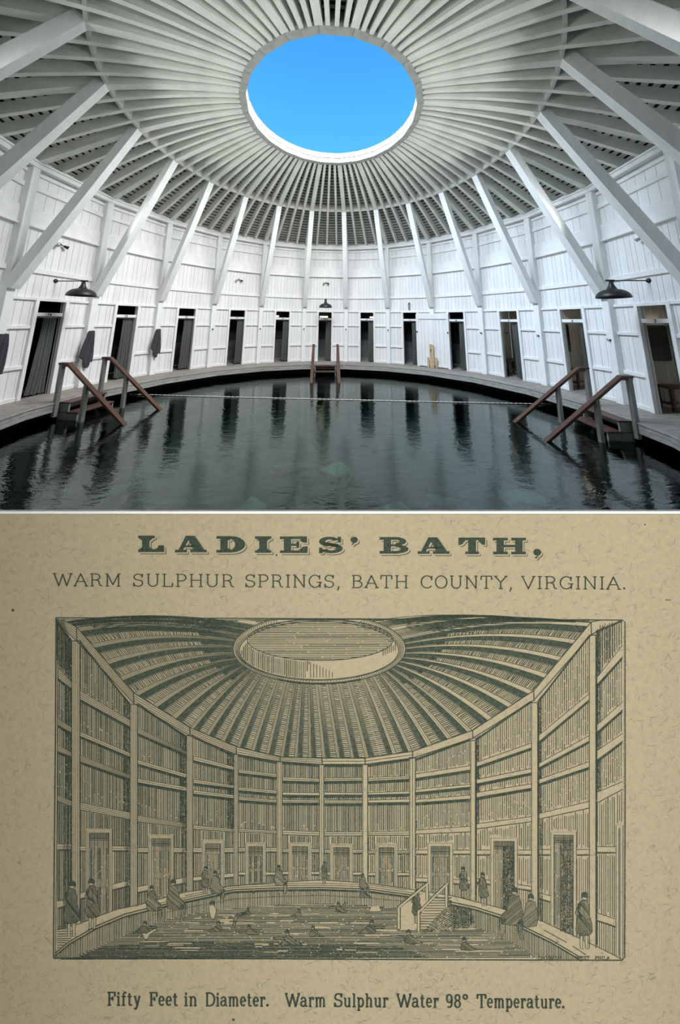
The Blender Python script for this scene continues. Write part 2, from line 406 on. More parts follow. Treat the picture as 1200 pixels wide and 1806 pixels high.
# curtains
def curtain(seed, left_top, left_bot, right=.325, folds=5):
    rnd = random.Random(seed); ph = rnd.random()*6; m = MB()
    H0, H1 = .05, 2.04
    def fn(u, v):
        z = H1+(H0-H1)*v
        l = left_top+(left_bot-left_top)*v**1.5
        x = l+(right-l)*u
        y = .105+.03*math.sin(u*folds*2*PI+ph)*(0.5+.5*v)+.012*math.sin(u*11+ph*2+v*3)
        x += .012*math.sin(v*7+u*5+ph)*v
        if v > .999: z += .012*math.sin(u*19+ph)
        return (x, y, z)
    m.grid(fn, 70, 26)
    return m
for kk, lab in wherec.items():
    t = empty('curtain'); put(t, kk+.5, AP)
    if kk <= -3: lt, lb = -.02, -.13 if kk == -5 else -.06
    elif kk in (5,): lt, lb = .08, .08
    elif kk == 6: lt, lb = .12, .15
    elif kk == 4: lt, lb = .02, .05
    else: lt, lb = .05, .03
    c = curtain(kk+50, lt, lb, folds=5 if lb < .15 else 3).build('curtain_cloth', CURT, t)
    m = MB(); m.tube([(-DO+.002,.105,2.055),(DO-.002,.105,2.055)], .011, 8); m.build('curtain_rod', STEEL, t)
    tag(t, 'grey-green curtain in the '+lab, 'curtain', 'curtains in the cubicle doorways')
# lit strips above the mirrors, seen under or over the transom bars
SIDE = -.93
def on_side(t, kk, y, z):   # origin on the left partition of a cubicle, local -y pointing into the cubicle (+u)
    put(t, kk+.5, AP+y, z, SIDE); t.rotation_euler = (0, 0, -ang(kk+.5)+PI/2)
def vanity(kk, du, z, w, lab, yy=None, side=False):
    t = empty('wall_light')
    if side: on_side(t, kk, yy, z)
    else: put(t, kk+.5, CY1, z, du)
    m = MB(); m.box(-w/2-.03, w/2+.03, -.03, -.002, -.05, .05); m.build('backplate', STEEL, t)
    m = MB(); m.box(-w/2, w/2, -.075, -.03, -.035, .035); m.build('light_tube', BULB, t, bevel=.01)
    tag(t, lab, 'light'); return t
vanity(0, -.06, 2.27, .46, 'lit horizontal strip light inside the central cubicle above its curtain')
vanity(-1, -.14, 2.27, .28, 'lit strip light inside the cubicle next left of the centre')
vanity(1, .12, 2.27, .28, 'yellowish lit strip light inside the cubicle next right of the centre')
vanity(6, 0, 2.13, .34, 'lit strip light over the mirror inside the rightmost cubicle', .78, True)
vanity(5, 0, 2.16, .34, 'lit strip light over the mirror inside the cubicle numbered 4', .78, True)
vanity(4, 0, 2.16, .34, 'lit strip light inside the cubicle numbered 5', .9, True)
# mirrors
def mirror(kk, yy, w, z0, z1, lab):
    t = empty('mirror'); on_side(t, kk, yy, z0)
    def rr(y, g):
        pts = []; r_ = .06; W = w/2+g; H = z1-z0+g
        for cx, cz, a0 in ((W-r_,-g+r_,-90),(W-r_,H-r_,0),(-W+r_,H-r_,90),(-W+r_,-g+r_,180)):
            for i in range(6): a = math.radians(a0+i*18); pts.append((cx+r_*math.cos(a), y, cz+r_*math.sin(a)))
        return pts
    m = MB(); a = rr(-.004, .015); b = rr(-.028, .015); m.poly(b)
    for i in range(len(a)): j = (i+1) % len(a); m.poly([a[i], a[j], b[j], b[i]])
    m.build('mirror_frame', BLACK, t)
    m = MB(); m.poly(rr(-.030, 0)); m.build('mirror_glass', MIRR, t)
    tag(t, lab, 'mirror')
mirror(6, .80, .54, 1.14, 2.02, 'round-cornered dark mirror on the side wall of the rightmost cubicle')
mirror(5, .64, .50, 1.12, 2.02, 'round-cornered mirror half seen inside the cubicle behind the right handrails')
def bench(kk, lab, du=0):
    t = empty('bench'); on_side(t, kk, .98, 0); t.location += Vector((math.cos(ang(kk+.5)), -math.sin(ang(kk+.5)), 0))*.24
    m = MB(); m.box(-.48,.48,-.2,.2,.52,.57); m.build('bench_seat', BENCH, t, bevel=.005)
    for sx in (-1,1):
        for s in (-1,1):
            m = MB(); m.box(sx*.42-.03, sx*.42+.03, s*.16-.03, s*.16+.03, .002, .52); m.build('leg', BENCH, t)
    m = MB(); m.box(-.39,.39,-.02,.02,.14,.19); m.box(-.44,-.40,-.16,.16,.14,.19); m.box(.40,.44,-.16,.16,.14,.19); m.build('stretcher', BENCH, t)
    tag(t, lab, 'bench')
bench(6, 'dark wooden bench under the mirror in the rightmost cubicle', .1); bench(5, 'dark wooden bench in the cubicle behind the right handrails'); bench(4, 'dark wooden bench in the third cubicle from the right edge')

# the white double door across post 3
dd = empty('door_23'); tag(dd, kind='structure'); put(dd, 3, 7.62)
hwid = .67
m = MB(); rnd = random.Random(4)
boards(m, -hwid, -.03, .06, 2.16, -.02, rnd, .15); boards(m, .03, hwid, .06, 2.16, -.02, rnd, .15)
m.cur = 1; m.box(-hwid, hwid, .002, .03, .02, 2.18)
m.build('door_leaf', [WHITE, DARKG], dd)
m = MB(); m.box(-hwid-.10, -hwid+.01, -.05, .10, 0, 2.2); m.box(hwid-.01, hwid+.10, -.05, .10, 0, 2.2); m.box(-hwid-.10, hwid+.10, -.06, .06, 2.18, 2.42)
m.build('door_frame', TRIM, dd, bevel=.006)
m = MB(); m.box(-hwid, hwid, -.045, -.02, .04, .14); m.build('bottom_rail', TRIM, dd)
m = MB(); m.box(-.05, .06, -.05, -.021, .14, 2.16); hs = m.build('centre_strip', TRIM, dd)
for i in range(6):
    m = MB(); z = 1.86-i*.185; m.lathe([(.001,-.012),(.03,-.010),(.034,.0)], n=12); b = m.build('bolt_head', BLACK, hs); b.rotation_euler = (PI/2,0,0); b.location = (.005, -.052, z)

# raw timber stand in front of it
t = empty('timber_stand'); put(t, 3, 7.48, 0)
m = MB(); m.box(-.11,-.02,-.03,.02,.003,1.04); m.box(-.018,.075,-.03,.02,.003,1.02); m.build('upright_plank', TIMB, t, bevel=.004)
m = MB(); m.box(-.24,-.15,-.03,.02,.003,.44); m.build('side_block', TIMB, t, bevel=.004)
m = MB(); m.box(.13,.22,-.03,.02,.003,.46); m.build('side_block', TIMB, t, bevel=.004)
m = MB(); m.box(-.15,.13,.0,.025,.12,.18); m.build('cross_batten', TIMB, t)
m = MB(); m.box(-.07,-.03,-.036,-.03,.70,.82); m.build('dark_fitting', BENCH, t)
for z in (.25,.42,.56): m = MB(); m.box(-.03,-.01,-.036,-.03,z,z+.03); m.build('screw_plate', BENCH, t)
tag(t, 'raw pale timber stand leaning before the white double door', 'timber stand')

# ------------------------------------------------------------------ deck, fascia, pool
m = MB()
APD = 6.72; tn = math.tan(ST/2)
for k in range(N):
    a = ang(k+.5); e = Vector((math.sin(a), math.cos(a))); tt = Vector((math.cos(a), -math.sin(a)))
    nb = 7; w = (AP+.07-APD)/nb; rnd = random.Random(k)
    for i in range(nb):
        r0 = APD+i*w+(.004 if i else 0); r1 = APD+(i+1)*w-.003
        c = []
        for z in (-.035, 0):
            for (r_, s) in ((r0,-1),(r0,1),(r1,1),(r1,-1)):
                q = e*r_+tt*s*(r_*tn-.002); c.append((q.x, q.y, z))
        m.hexa(c)
    for i in range(8):
        r0 = AP+.075+i*.185; r1 = r0+.18; c = []
        for z in (-.035, 0):
            for (r_, s) in ((r0,-1),(r0,1),(r1,1),(r1,-1)):
                q = e*r_+tt*s*(r_*tn-.002); c.append((q.x, q.y, z))
        m.hexa(c)
floor = m.build('floor', DECK); tag(floor, kind='structure')
m = MB()
for k in range(N):
    a = ang(k+.5)
    def seg(r0, r1, z0, z1):
        h = ST/2; P = lambda r, s: ((r/HB)*math.sin(a+s*h), (r/HB)*math.cos(a+s*h))
        m.hexa([(*P(r0,-1),z0),(*P(r0,1),z0),(*P(r1,1),z0),(*P(r1,-1),z0),(*P(r0,-1),z1),(*P(r0,1),z1),(*P(r1,1),z1),(*P(r1,-1),z1)])
    seg(6.69, 6.715, -.125, -.034); seg(6.675, 6.715, -.034, -.003); seg(6.695, 6.72, -.22, -.13)
tag(m.build('trim_1', FASC), kind='structure')
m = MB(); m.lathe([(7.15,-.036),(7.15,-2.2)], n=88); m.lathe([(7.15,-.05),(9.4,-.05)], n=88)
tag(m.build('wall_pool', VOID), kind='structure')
m = MB()
rnd = random.Random(3)
from mathutils import noise as mnoise
m.grid(lambda u, v: ((u-.5)*14.6, (v-.5)*14.6, -1.75+.22*mnoise.noise(Vector((u*9, v*9, 0)))+.10*mnoise.noise(Vector((u*30, v*30, 3)))), 150, 150)
tag(m.build('floor_pool', FLOORP), kind='structure')

# water
wm = bpy.data.materials.new('pool_water'); wm.use_nodes = True; nt = wm.node_tree; NN = nt.nodes; LL = nt.links
for x in list(NN): NN.remove(x)
out = NN.new('ShaderNodeOutputMaterial'); mix = NN.new('ShaderNodeMixShader'); fr = NN.new('ShaderNodeFresnel'); fr.inputs[0].default_value = 1.75
tr = NN.new('ShaderNodeBsdfTransparent'); tr.inputs[0].default_value = (.26,.44,.42,1)
gl = NN.new('ShaderNodeBsdfGlossy'); gl.inputs['Roughness'].default_value = .015; gl.inputs['Color'].default_value = (.86,.95,.92,1)
tc = NN.new('ShaderNodeTexCoord'); mp = NN.new('ShaderNodeMapping'); mp.inputs['Scale'].default_value = (1.2,2.6,1); mp.inputs['Rotation'].default_value = (0,0,.35)
n1 = NN.new('ShaderNodeTexNoise'); n1.inputs['Scale'].default_value = 1.6; n1.inputs['Detail'].default_value = 4; n1.inputs['Roughness'].default_value = .5; n1.inputs['Distortion'].default_value = 1.0
n2 = NN.new('ShaderNodeTexNoise'); n2.inputs['Scale'].default_value = 9; n2.inputs['Detail'].default_value = 3
ad = NN.new('ShaderNodeMath'); ad.operation = 'MULTIPLY_ADD'; ad.inputs[1].default_value = .26
bp = NN.new('ShaderNodeBump'); bp.inputs['Strength'].default_value = .13; bp.inputs['Distance'].default_value = .05
LL.new(tc.outputs['Object'], mp.inputs[0]); LL.new(mp.outputs[0], n1.inputs['Vector']); LL.new(mp.outputs[0], n2.inputs['Vector'])
LL.new(n2.outputs['Fac'], ad.inputs[0]); LL.new(n1.outputs['Fac'], ad.inputs[2]); LL.new(ad.outputs[0], bp.inputs['Height'])
LL.new(bp.outputs[0], fr.inputs['Normal']); LL.new(bp.outputs[0], gl.inputs['Normal'])
LL.new(fr.outputs[0], mix.inputs[0]); LL.new(tr.outputs[0], mix.inputs[1]); LL.new(gl.outputs[0], mix.inputs[2]); LL.new(mix.outputs[0], out.inputs['Surface'])
ZW = -.42
m = MB(); m.poly([(7.14*math.cos(i*2*PI/88), 7.14*math.sin(i*2*PI/88), 0) for i in range(88)])
wo = m.build('pool_water', wm); wo.location = (0,0,ZW); tag(wo, 'dark green clear water filling the round pool', 'water', kind='stuff')

def pix(x, y): return W_+R_*((x-PX)/F)-U_*((y-PY)/F)
def onz(x, y, z): d = pix(x, y); return CAM+d*((z-CAM.z)/d.z)
# rocks on the bottom
def rock(x, y, sx, sy_, sz, rot, mt, lab, seed):
    p = onz(x, y, -1.45); m = MB(); rnd = random.Random(seed); off = Vector((seed*3.1, 0, 0))
    def fn(u, v):
        th = u*2*PI; ph = (v-.5)*PI
        d = Vector((math.cos(th)*math.cos(ph), math.sin(th)*math.cos(ph), math.sin(ph)))
        q = Vector([math.copysign(abs(c)**.6, c) for c in d]); s = 1+.28*mnoise.noise(d*1.6+off)+.1*mnoise.noise(d*5+off)
        return (q.x*sx*s, q.y*sy_*s, q.z*sz*s)
    m.grid(fn, 32, 18); o = m.build('rock', mt); o.location = (p.x, p.y, -1.68+sz*.35); o.rotation_euler = (.05,.08,rot)
    tag(o, lab, 'rock', 'rocks under the water')
rock(597, 824, .34, .30, .16, .75, ROCKG, 'pale green angular slab under the water in the middle', 1)
rock(545, 884, .42, .22, .16, .3, ROCKB, 'olive-brown elongated rock under water at the lower centre left', 2)
rock(775, 872, .3, .16, .12, -.2, ROCKB, 'brownish rock under water right of the middle', 3)
rock(930, 868, .5, .22, .12, -.3, ROCKG, 'long dark green ledge rock under water on the right', 4)
rock(520, 812, .6, .13, .1, .25, ROCKB, 'thin reddish-brown rock lying left of the pale slab', 5)
rock(700, 893, .3, .25, .14, .6, ROCKG, 'rounded green rock under water near the card top edge', 6)
rock(440, 890, .35, .3, .14, 1.1, ROCKG, 'dim green rock under water at the lower left', 7)

# rope across the water
p0 = onz(238, 695.5, -.395); p1 = onz(943, 712, -.395); dv = (p1-p0).normalized()
def tocirc(p, d, R=7.1):
    b = p.x*d.x+p.y*d.y; c = p.x**2+p.y**2-R*R; return -b+math.sqrt(b*b-c)
pa = p0-dv*tocirc(p0, -dv); pb = p0+dv*tocirc(p0, dv)
t = empty('rope'); t.location = pa
m = MB(); m.tube([(pb-pa)*(i/60)+Vector((0,0,-.012*math.sin(PI*i/60))) for i in range(61)], .009, 6); m.build('rope_line', ROPE, t)
m = MB(); nfl = 95
for i in range(nfl):
    q = (pb-pa)*((i+.5)/nfl)+Vector((0,0,-.012*math.sin(PI*(i+.5)/nfl))); d2 = (pb-pa).normalized()*.03
    m.tube([q-d2, q-d2*.5, q+d2*.5, q+d2], [.006,.017,.017,.006], 6)
tag(m.build('rope_float', ROPE, t), kind='stuff')
tag(t, 'thin white float rope stretched across the pool', 'rope')

# ------------------------------------------------------------------ stairs into the pool
def stairs():
    root = empty('pool_stairs')
    W = .53; RT = 6.69
    # local y is radial outwards, measured from r = 6.69
    for i in range(6):
        z = -.01-.225*i; y1 = .03-.27*i if i else .02; y0 = -.31-.27*i
        m = MB(); m.box(-W+.03, W-.03, y0, (y0+y1)/2-.004, z-.035, z); m.box(-W+.03, W-.03, (y0+y1)/2+.004, y1, z-.035, z)
        m.build('tread', TREAD, root, bevel=.004)
    for s in (-1, 1):
        m = MB()
        for i in range(6):
            z = -.045-.225*i; y0 = -.29-.27*i
            m.box(s*(W-.06)-.02, s*(W-.06)+.02, y0, 0-.01, z-.20, z-.001)
        m.build('stringer', SPOST, root)
        # post on the deck edge and post in the water
        m = MB(); m.box(s*(W+.04)-.045, s*(W+.04)+.045, -.06, .03, -.34, .90); m.build('rail_post', SPOST, root, bevel=.006)
        yk, zk = -.20, .93; ye, ze = -2.02, -.47
        ym = -.78; zm = zk+(ze-zk)*(ym-yk)/(ye-yk)
        m = MB(); m.box(s*(W+.04)-.045, s*(W+.04)+.045, ym-.045, ym+.045, -1.5, zm-.04); m.build('rail_post', SPOST, root, bevel=.006)
        x = s*(W+.04)
        m = MB()
        prof2 = [(.05, .93), (yk, .93), (ye, ze)]
        hw2, th = .055, .05
        for lay, (hw_, dz0, dz1) in enumerate(((.058, -.028, .012), (.034, -.085, -.028))):
            ns = []
            for i, (y, z) in enumerate(prof2):
                ns.append([(x-hw_, y, z+dz0), (x+hw_, y, z+dz0), (x+hw_, y, z+dz1), (x-hw_, y, z+dz1)])
            n0 = len(m.v)
            for q in ns: m.v += q
            for i in range(2):
                for j in range(4):
                    m.f.append((n0+i*4+j, n0+i*4+(j+1) % 4, n0+(i+1)*4+(j+1) % 4, n0+(i+1)*4+j)); m.m.append(0); m.sm.append(False)
            m.f.append((n0+3, n0+2, n0+1, n0)); m.m.append(0); m.sm.append(False)
            m.f.append((n0+8, n0+9, n0+10, n0+11)); m.m.append(0); m.sm.append(False)
        m.build('handrail', RAILW, root, bevel=.004)
    return root
s0 = stairs(); put(s0, .52, 6.69)
tag(s0, 'wooden pool stairs with reddish handrails at the far centre', 'stairs', 'pool stairs with handrails')
s1 = copy_tree(s0); put(s1, -4.38, 6.69); s1['label'] = 'wooden pool stairs with reddish handrails at the left, below the towels'
s2 = copy_tree(s0); put(s2, 6.35, 6.69); s2['label'] = 'wooden pool stairs with reddish handrails at the right'

# ------------------------------------------------------------------ barn lamps
def barn_lamp(side):
    root = empty('barn_lamp')
    # origin on the wall board; arm comes out towards the pool (-y)
    m = MB()
    m.lathe([(.001,-.05),(.03,-.045),(.055,-.02),(.06,0)], n=20); o = m.build('wall_mount', BLACK, root); o.rotation_euler = (PI/2,0,0); o.location = (0,0,0)
    o.rotation_euler = (-PI/2,0,0)
    m = MB(); m.tube([(0,-.03,0),(0,-.95,0)], .014, 10); m.tube([(0,-.78,0),(0,-.97,0)], .024, 10)
    m.build('arm', BLACK, root)
    ys = -.86
    m = MB(); m.lathe([(.001,-.02),(.03,-.02),(.034,-.06),(.05,-.10),(.07,-.15),(.095,-.20),(.11,-.215),(.16,-.225),(.22,-.25),(.27,-.29),(.305,-.335),(.322,-.38),(.327,-.42),(.322,-.42),(.312,-.38),(.295,-.34),(.26,-.30),(.21,-.262),(.15,-.24),(.05,-.225),(.001,-.22)], c=(0,ys,0), n=40)
    m.build('lamp_shade', BLACK, root)
    m = MB(); m.tube([(-.02,ys,-.01),(-.06,ys,-.05),(-.06,ys,-.1)], .007, 6); m.tube([(.02,ys,-.01),(.06,ys,-.05),(.06,ys,-.1)], .007, 6); m.build('yoke', BLACK, root)
    m = MB(); m.lathe([(.001,-.31),(.03,-.30),(.04,-.27),(.03,-.235),(.02,-.22)], c=(0,ys,0), n=16); m.build('bulb', BLKIN, root)
    return root
l0 = barn_lamp(0); put(l0, -4.5, AP, 3.07); tag(l0, 'black barn lamp on a long arm above the leftmost doorway', 'lamp', 'black barn lamps on the wall')
l1 = copy_tree(l0); put(l1, .5, AP, 3.12); l1['label'] = 'black barn lamp above the central doorway'
l2 = copy_tree(l0); put(l2, 6.5, AP, 3.09); l2['label'] = 'black barn lamp on a long arm at the right, above doorway 3'

# ------------------------------------------------------------------ hooks and towels
def hook():
    m = MB()
    m.lathe([(.001,-.02),(.02,-.018),(.032,0)], n=14); v = [(x, z, y) for x, y, z in m.v]; m.v = v
    m.tube([(0,-.01,0),(0,-.06,-.03),(0,-.085,-.01),(0,-.09,.02)], .008, 8)
    m.tube([(0,-.015,0),(0,-.05,.015),(0,-.06,.04)], .007, 8)
    m.lathe([(.001,.012),(.011,.006),(.011,-.006),(.001,-.012)], c=(0,-.09,.03), n=8)
    return m
hm = hook().mesh('coat_hook', BLACK)
hl = {-5:'holding the leftmost towel',-4:'holding the towel above the left handrails',-3:'holding the rightmost hanging towel',-2:'on the first bare post right of the towels',-1:'on the second bare post right of the towels',0:'on the post left of the central doorway',1:'on the post right of the central doorway',2:'on the post left of the doorway beside the double door',4:'on the first full post right of the double door',5:'on the second full post right of the double door',6:'on the post under the right wall lamp'}
for k, lab in hl.items():
    o = bpy.data.objects.new('coat_hook', hm); COL.objects.link(o); put(o, k, 7.615, 1.62 if k > -3 else 1.64)
    tag(o, 'small black coat hook '+lab, 'hook', 'coat hooks on the wall posts')
for k, du, lab in ((3, -.72, 'on the left frame of the white double door'), (3, .72, 'on the right frame of the white double door')):
    o = bpy.data.objects.new('coat_hook', hm); COL.objects.link(o); put(o, k, 7.568, 1.58, du); tag(o, 'small black coat hook '+lab, 'hook', 'coat hooks on the wall posts')
o = bpy.data.objects.new('coat_hook', hm); COL.objects.link(o); on_side(o, 4, 1.2, 1.62); tag(o, 'black coat hook on the side wall inside the cubicle numbered 5', 'hook')
def towel(seed, w0, w1, H, skew):
    rnd = random.Random(seed); ph = rnd.random()*6; m = MB()
    def fn(u, v):
        x = (u-.5)*(w0+(w1-w0)*min(1, v*1.3)**.7)+skew*v
        end = H*(.78+.22*(1-abs(2*u-1.1)))-(.10 if u < .25 else 0)*.9
        if u > .3: end = H*(.80+.20*math.sin(min(1,(u-.3)/.5)*PI*.9))
        z = .03-v*end
        y = -.075-.035*math.sin(u*PI)*(1-v*.3)-.022*math.sin(u*15+ph+v*1.5)*min(1, v*3+.15)
        return (x, y, z)
    m.grid(fn, 48, 40)
    n = len(m.v)
    def back(u, v):
        x, y, z = fn(u, v); return (x*.96, min(-.012, y+.055), z)
    m.grid(back, 48, 40)
    for i in range(48):  # close the lower hem and the top
        a = 40*49+i; m.f.append((a, a+1, n+a+1, n+a)); m.m.append(0); m.sm.append(True)
        m.f.append((i+1, i, n+i, n+i+1)); m.m.append(0); m.sm.append(True)
    for j in range(40):
        a = j*49; m.f.append((a, n+a, n+a+49, a+49)); m.m.append(0); m.sm.append(True)
        a = j*49+48; m.f.append((n+a, a, a+49, n+a+49)); m.m.append(0); m.sm.append(True)
    return m
for k, w0, w1, H, sk, lab in ((-5,.14,.36,1.06,-.06,'leftmost charcoal towel hanging on a post, cut by the left edge'),(-4,.13,.36,1.10,-.05,'charcoal towel hanging on the post above the left handrails'),(-3,.13,.33,1.04,-.03,'rightmost charcoal towel, hanging between the second and third doorways')):
    o = towel(k+20, w0, w1, H, sk).build('towel', TOWEL); put(o, k, 7.615, 1.64); tag(o, lab, 'towel', 'charcoal towels hung on post hooks')

# ------------------------------------------------------------------ small fittings high on the wall
def flood():
    root = empty('spotlight')
    m = MB(); m.lathe([(.001,-.03),(.05,-.025),(.06,0)], n=18); m.v = [(x, z, y) for x, y, z in m.v]; m.build('mount', STEEL, root)
    for s in (-1, 1):
        m = MB(); d = Vector((s*.7,-.5,-.35)).normalized(); p = Vector((0,-.03,0))
        m.tube([p, p+d*.08, p+d*.09, p+d*.17, p+d*.2], [.012,.012,.03,.045,.045], 12); m.build('spot_head', STEEL if s < 0 else BLACK, root)
    return root
f0 = flood(); put(f0, -4.54, AP, 4.11); tag(f0, 'small metal twin spotlight high above the left barn lamp', 'spotlight', 'small spotlights high on the wall')
for k, z, lab in ((-1.53,3.97,'small twin spotlight above the fourth doorway from the left'),(.5,4.07,'small spotlight above the central barn lamp'),(6.57,4.16,'small metal twin spotlight above the right barn lamp')):
    c = copy_tree(f0); kb = math.floor(k)+.5; put(c, kb, AP, z, (k-kb)*ST*AP); c['label'] = lab
for kk, z, UPW in ((-4.54,4.11,800),(6.57,4.16,860),(-7.5,4.1,740),(9.5,4.1,740),(12.5,4.1,400)):  # beams added as ceiling fill, aimed up from the wall spotlights
    if kk in (-7.5, 9.5, 12.5):  # unseen fixtures added to carry fill beams
            c = copy_tree(f0); put(c, kk, AP, z); c['label'] = 'added unseen twin spotlight high on the wall beside or behind the viewer'
    L_ = bpy.data.lights.new('ceiling_fill_beam', 'SPOT'); L_.energy = UPW; L_.spot_size = math.radians(80); L_.spot_blend = 1; L_.shadow_soft_size = .12; L_.color = (.97,1,.97)
    o = bpy.data.objects.new('ceiling_fill_beam', L_); COL.objects.link(o); put(o, math.floor(kk)+.5, AP-.25, z+.05)
    p = o.location.copy(); tgt = Vector((-p.x*.30, -p.y*.30, 7.9)); o.rotation_euler = (tgt-p).to_track_quat('-Z', 'Y').to_euler()
t = empty('wall_speaker'); put(t, 2.5, AP, 2.92, -.02)
m = MB(); m.box(-.045,.045,-.1,-.04,-.26,-.02); m.build('grey_box', SPOST, t, bevel=.006); m = MB(); m.box(-.05,.03,-.04,-.002,-.03,.04); m.tube([(0,-.02,.0),(.02,-.08,.02)], .05, 14); m.build('round_head', BLACK, t)
tag(t, 'black wall fitting with a hanging grey box, left of the double door', 'fitting')

# ------------------------------------------------------------------ world and lights
SKYW = (.66,.80,.98,1); SKYS = (.70,.70,.71,1); SKYE = (.80,.79,.78,1)
w = bpy.data.worlds.new('sky'); scene.world = w; w.use_nodes = True; nt = w.node_tree; NN = nt.nodes; LL = nt.links
bg = NN['Background']
tc = NN.new('ShaderNodeTexCoord'); sx = NN.new('ShaderNodeSeparateXYZ'); LL.new(tc.outputs['Generated'], sx.inputs[0])
rp = NN.new('ShaderNodeValToRGB'); LL.new(sx.outputs['Z'], rp.inputs[0])
cr = rp.color_ramp; cr.elements[0].position = 0; cr.elements[0].color = (.65,.85,1,1)
cr.elements[1].position = .95; cr.elements[1].color = (.07,.33,.90,1)
e = cr.elements.new(.52); e.color = (.11,.59,1,1)
e = cr.elements.new(.76); e.color = (.066,.40,1,1)
mr = NN.new('ShaderNodeMapRange'); mr.inputs['From Min'].default_value = .52; mr.inputs['From Max'].default_value = -.25; mr.interpolation_type = 'SMOOTHSTEP'
LL.new(sx.outputs['Y'], mr.inputs['Value'])
hz = NN.new('ShaderNodeValToRGB'); mx_ = NN.new('ShaderNodeMapRange'); mx_.inputs['From Min'].default_value = -.8; mx_.inputs['From Max'].default_value = .8
LL.new(sx.outputs['X'], mx_.inputs['Value']); LL.new(mx_.outputs[0], hz.inputs[0])
hz.color_ramp.elements[0].position = 0; hz.color_ramp.elements[0].color = SKYW
hz.color_ramp.elements[1].position = 1; hz.color_ramp.elements[1].color = SKYE
e = hz.color_ramp.elements.new(.5); e.color = SKYS
ml = NN.new('ShaderNodeVectorMath'); ml.operation = 'SCALE'; LL.new(hz.outputs[0], ml.inputs[0])
mu = NN.new('ShaderNodeMath'); mu.operation = 'MULTIPLY'; mu.inputs[1].default_value = 40; LL.new(mr.outputs[0], mu.inputs[0]); LL.new(mu.outputs[0], ml.inputs['Scale'])
av = NN.new('ShaderNodeVectorMath'); av.operation = 'ADD'; LL.new(rp.outputs[0], av.inputs[0]); LL.new(ml.outputs[0], av.inputs[1])
LL.new(av.outputs[0], bg.inputs[0]); bg.inputs[1].default_value = 1
pl = bpy.data.lights.new('sky_portal', 'AREA'); pl.shape = 'DISK'; pl.size = 4.75; pl.cycles.is_portal = True
po = bpy.data.objects.new('sky_portal', pl); COL.objects.link(po); po.location = (0,0,8.30)

# added fill light for the card, in the unseen cubicle behind the camera
t = vanity(-11, 0, 2.35, .8, 'added strip light inside the unseen cubicle behind the viewer')
al = bpy.data.lights.new('cubicle_fill', 'AREA'); al.shape = 'RECTANGLE'; al.size = 1.2; al.size_y = 1.1; al.energy = 60; al.color = (1,.97,.92)
ao = bpy.data.objects.new('cubicle_fill', al); COL.objects.link(ao); put(ao, -10.5, CY1-.09, 1.6)
a = ang(-10.5); ao.rotation_euler = (PI/2, 0, -a+PI); ao.rotation_euler = (math.radians(90), 0, PI-a)
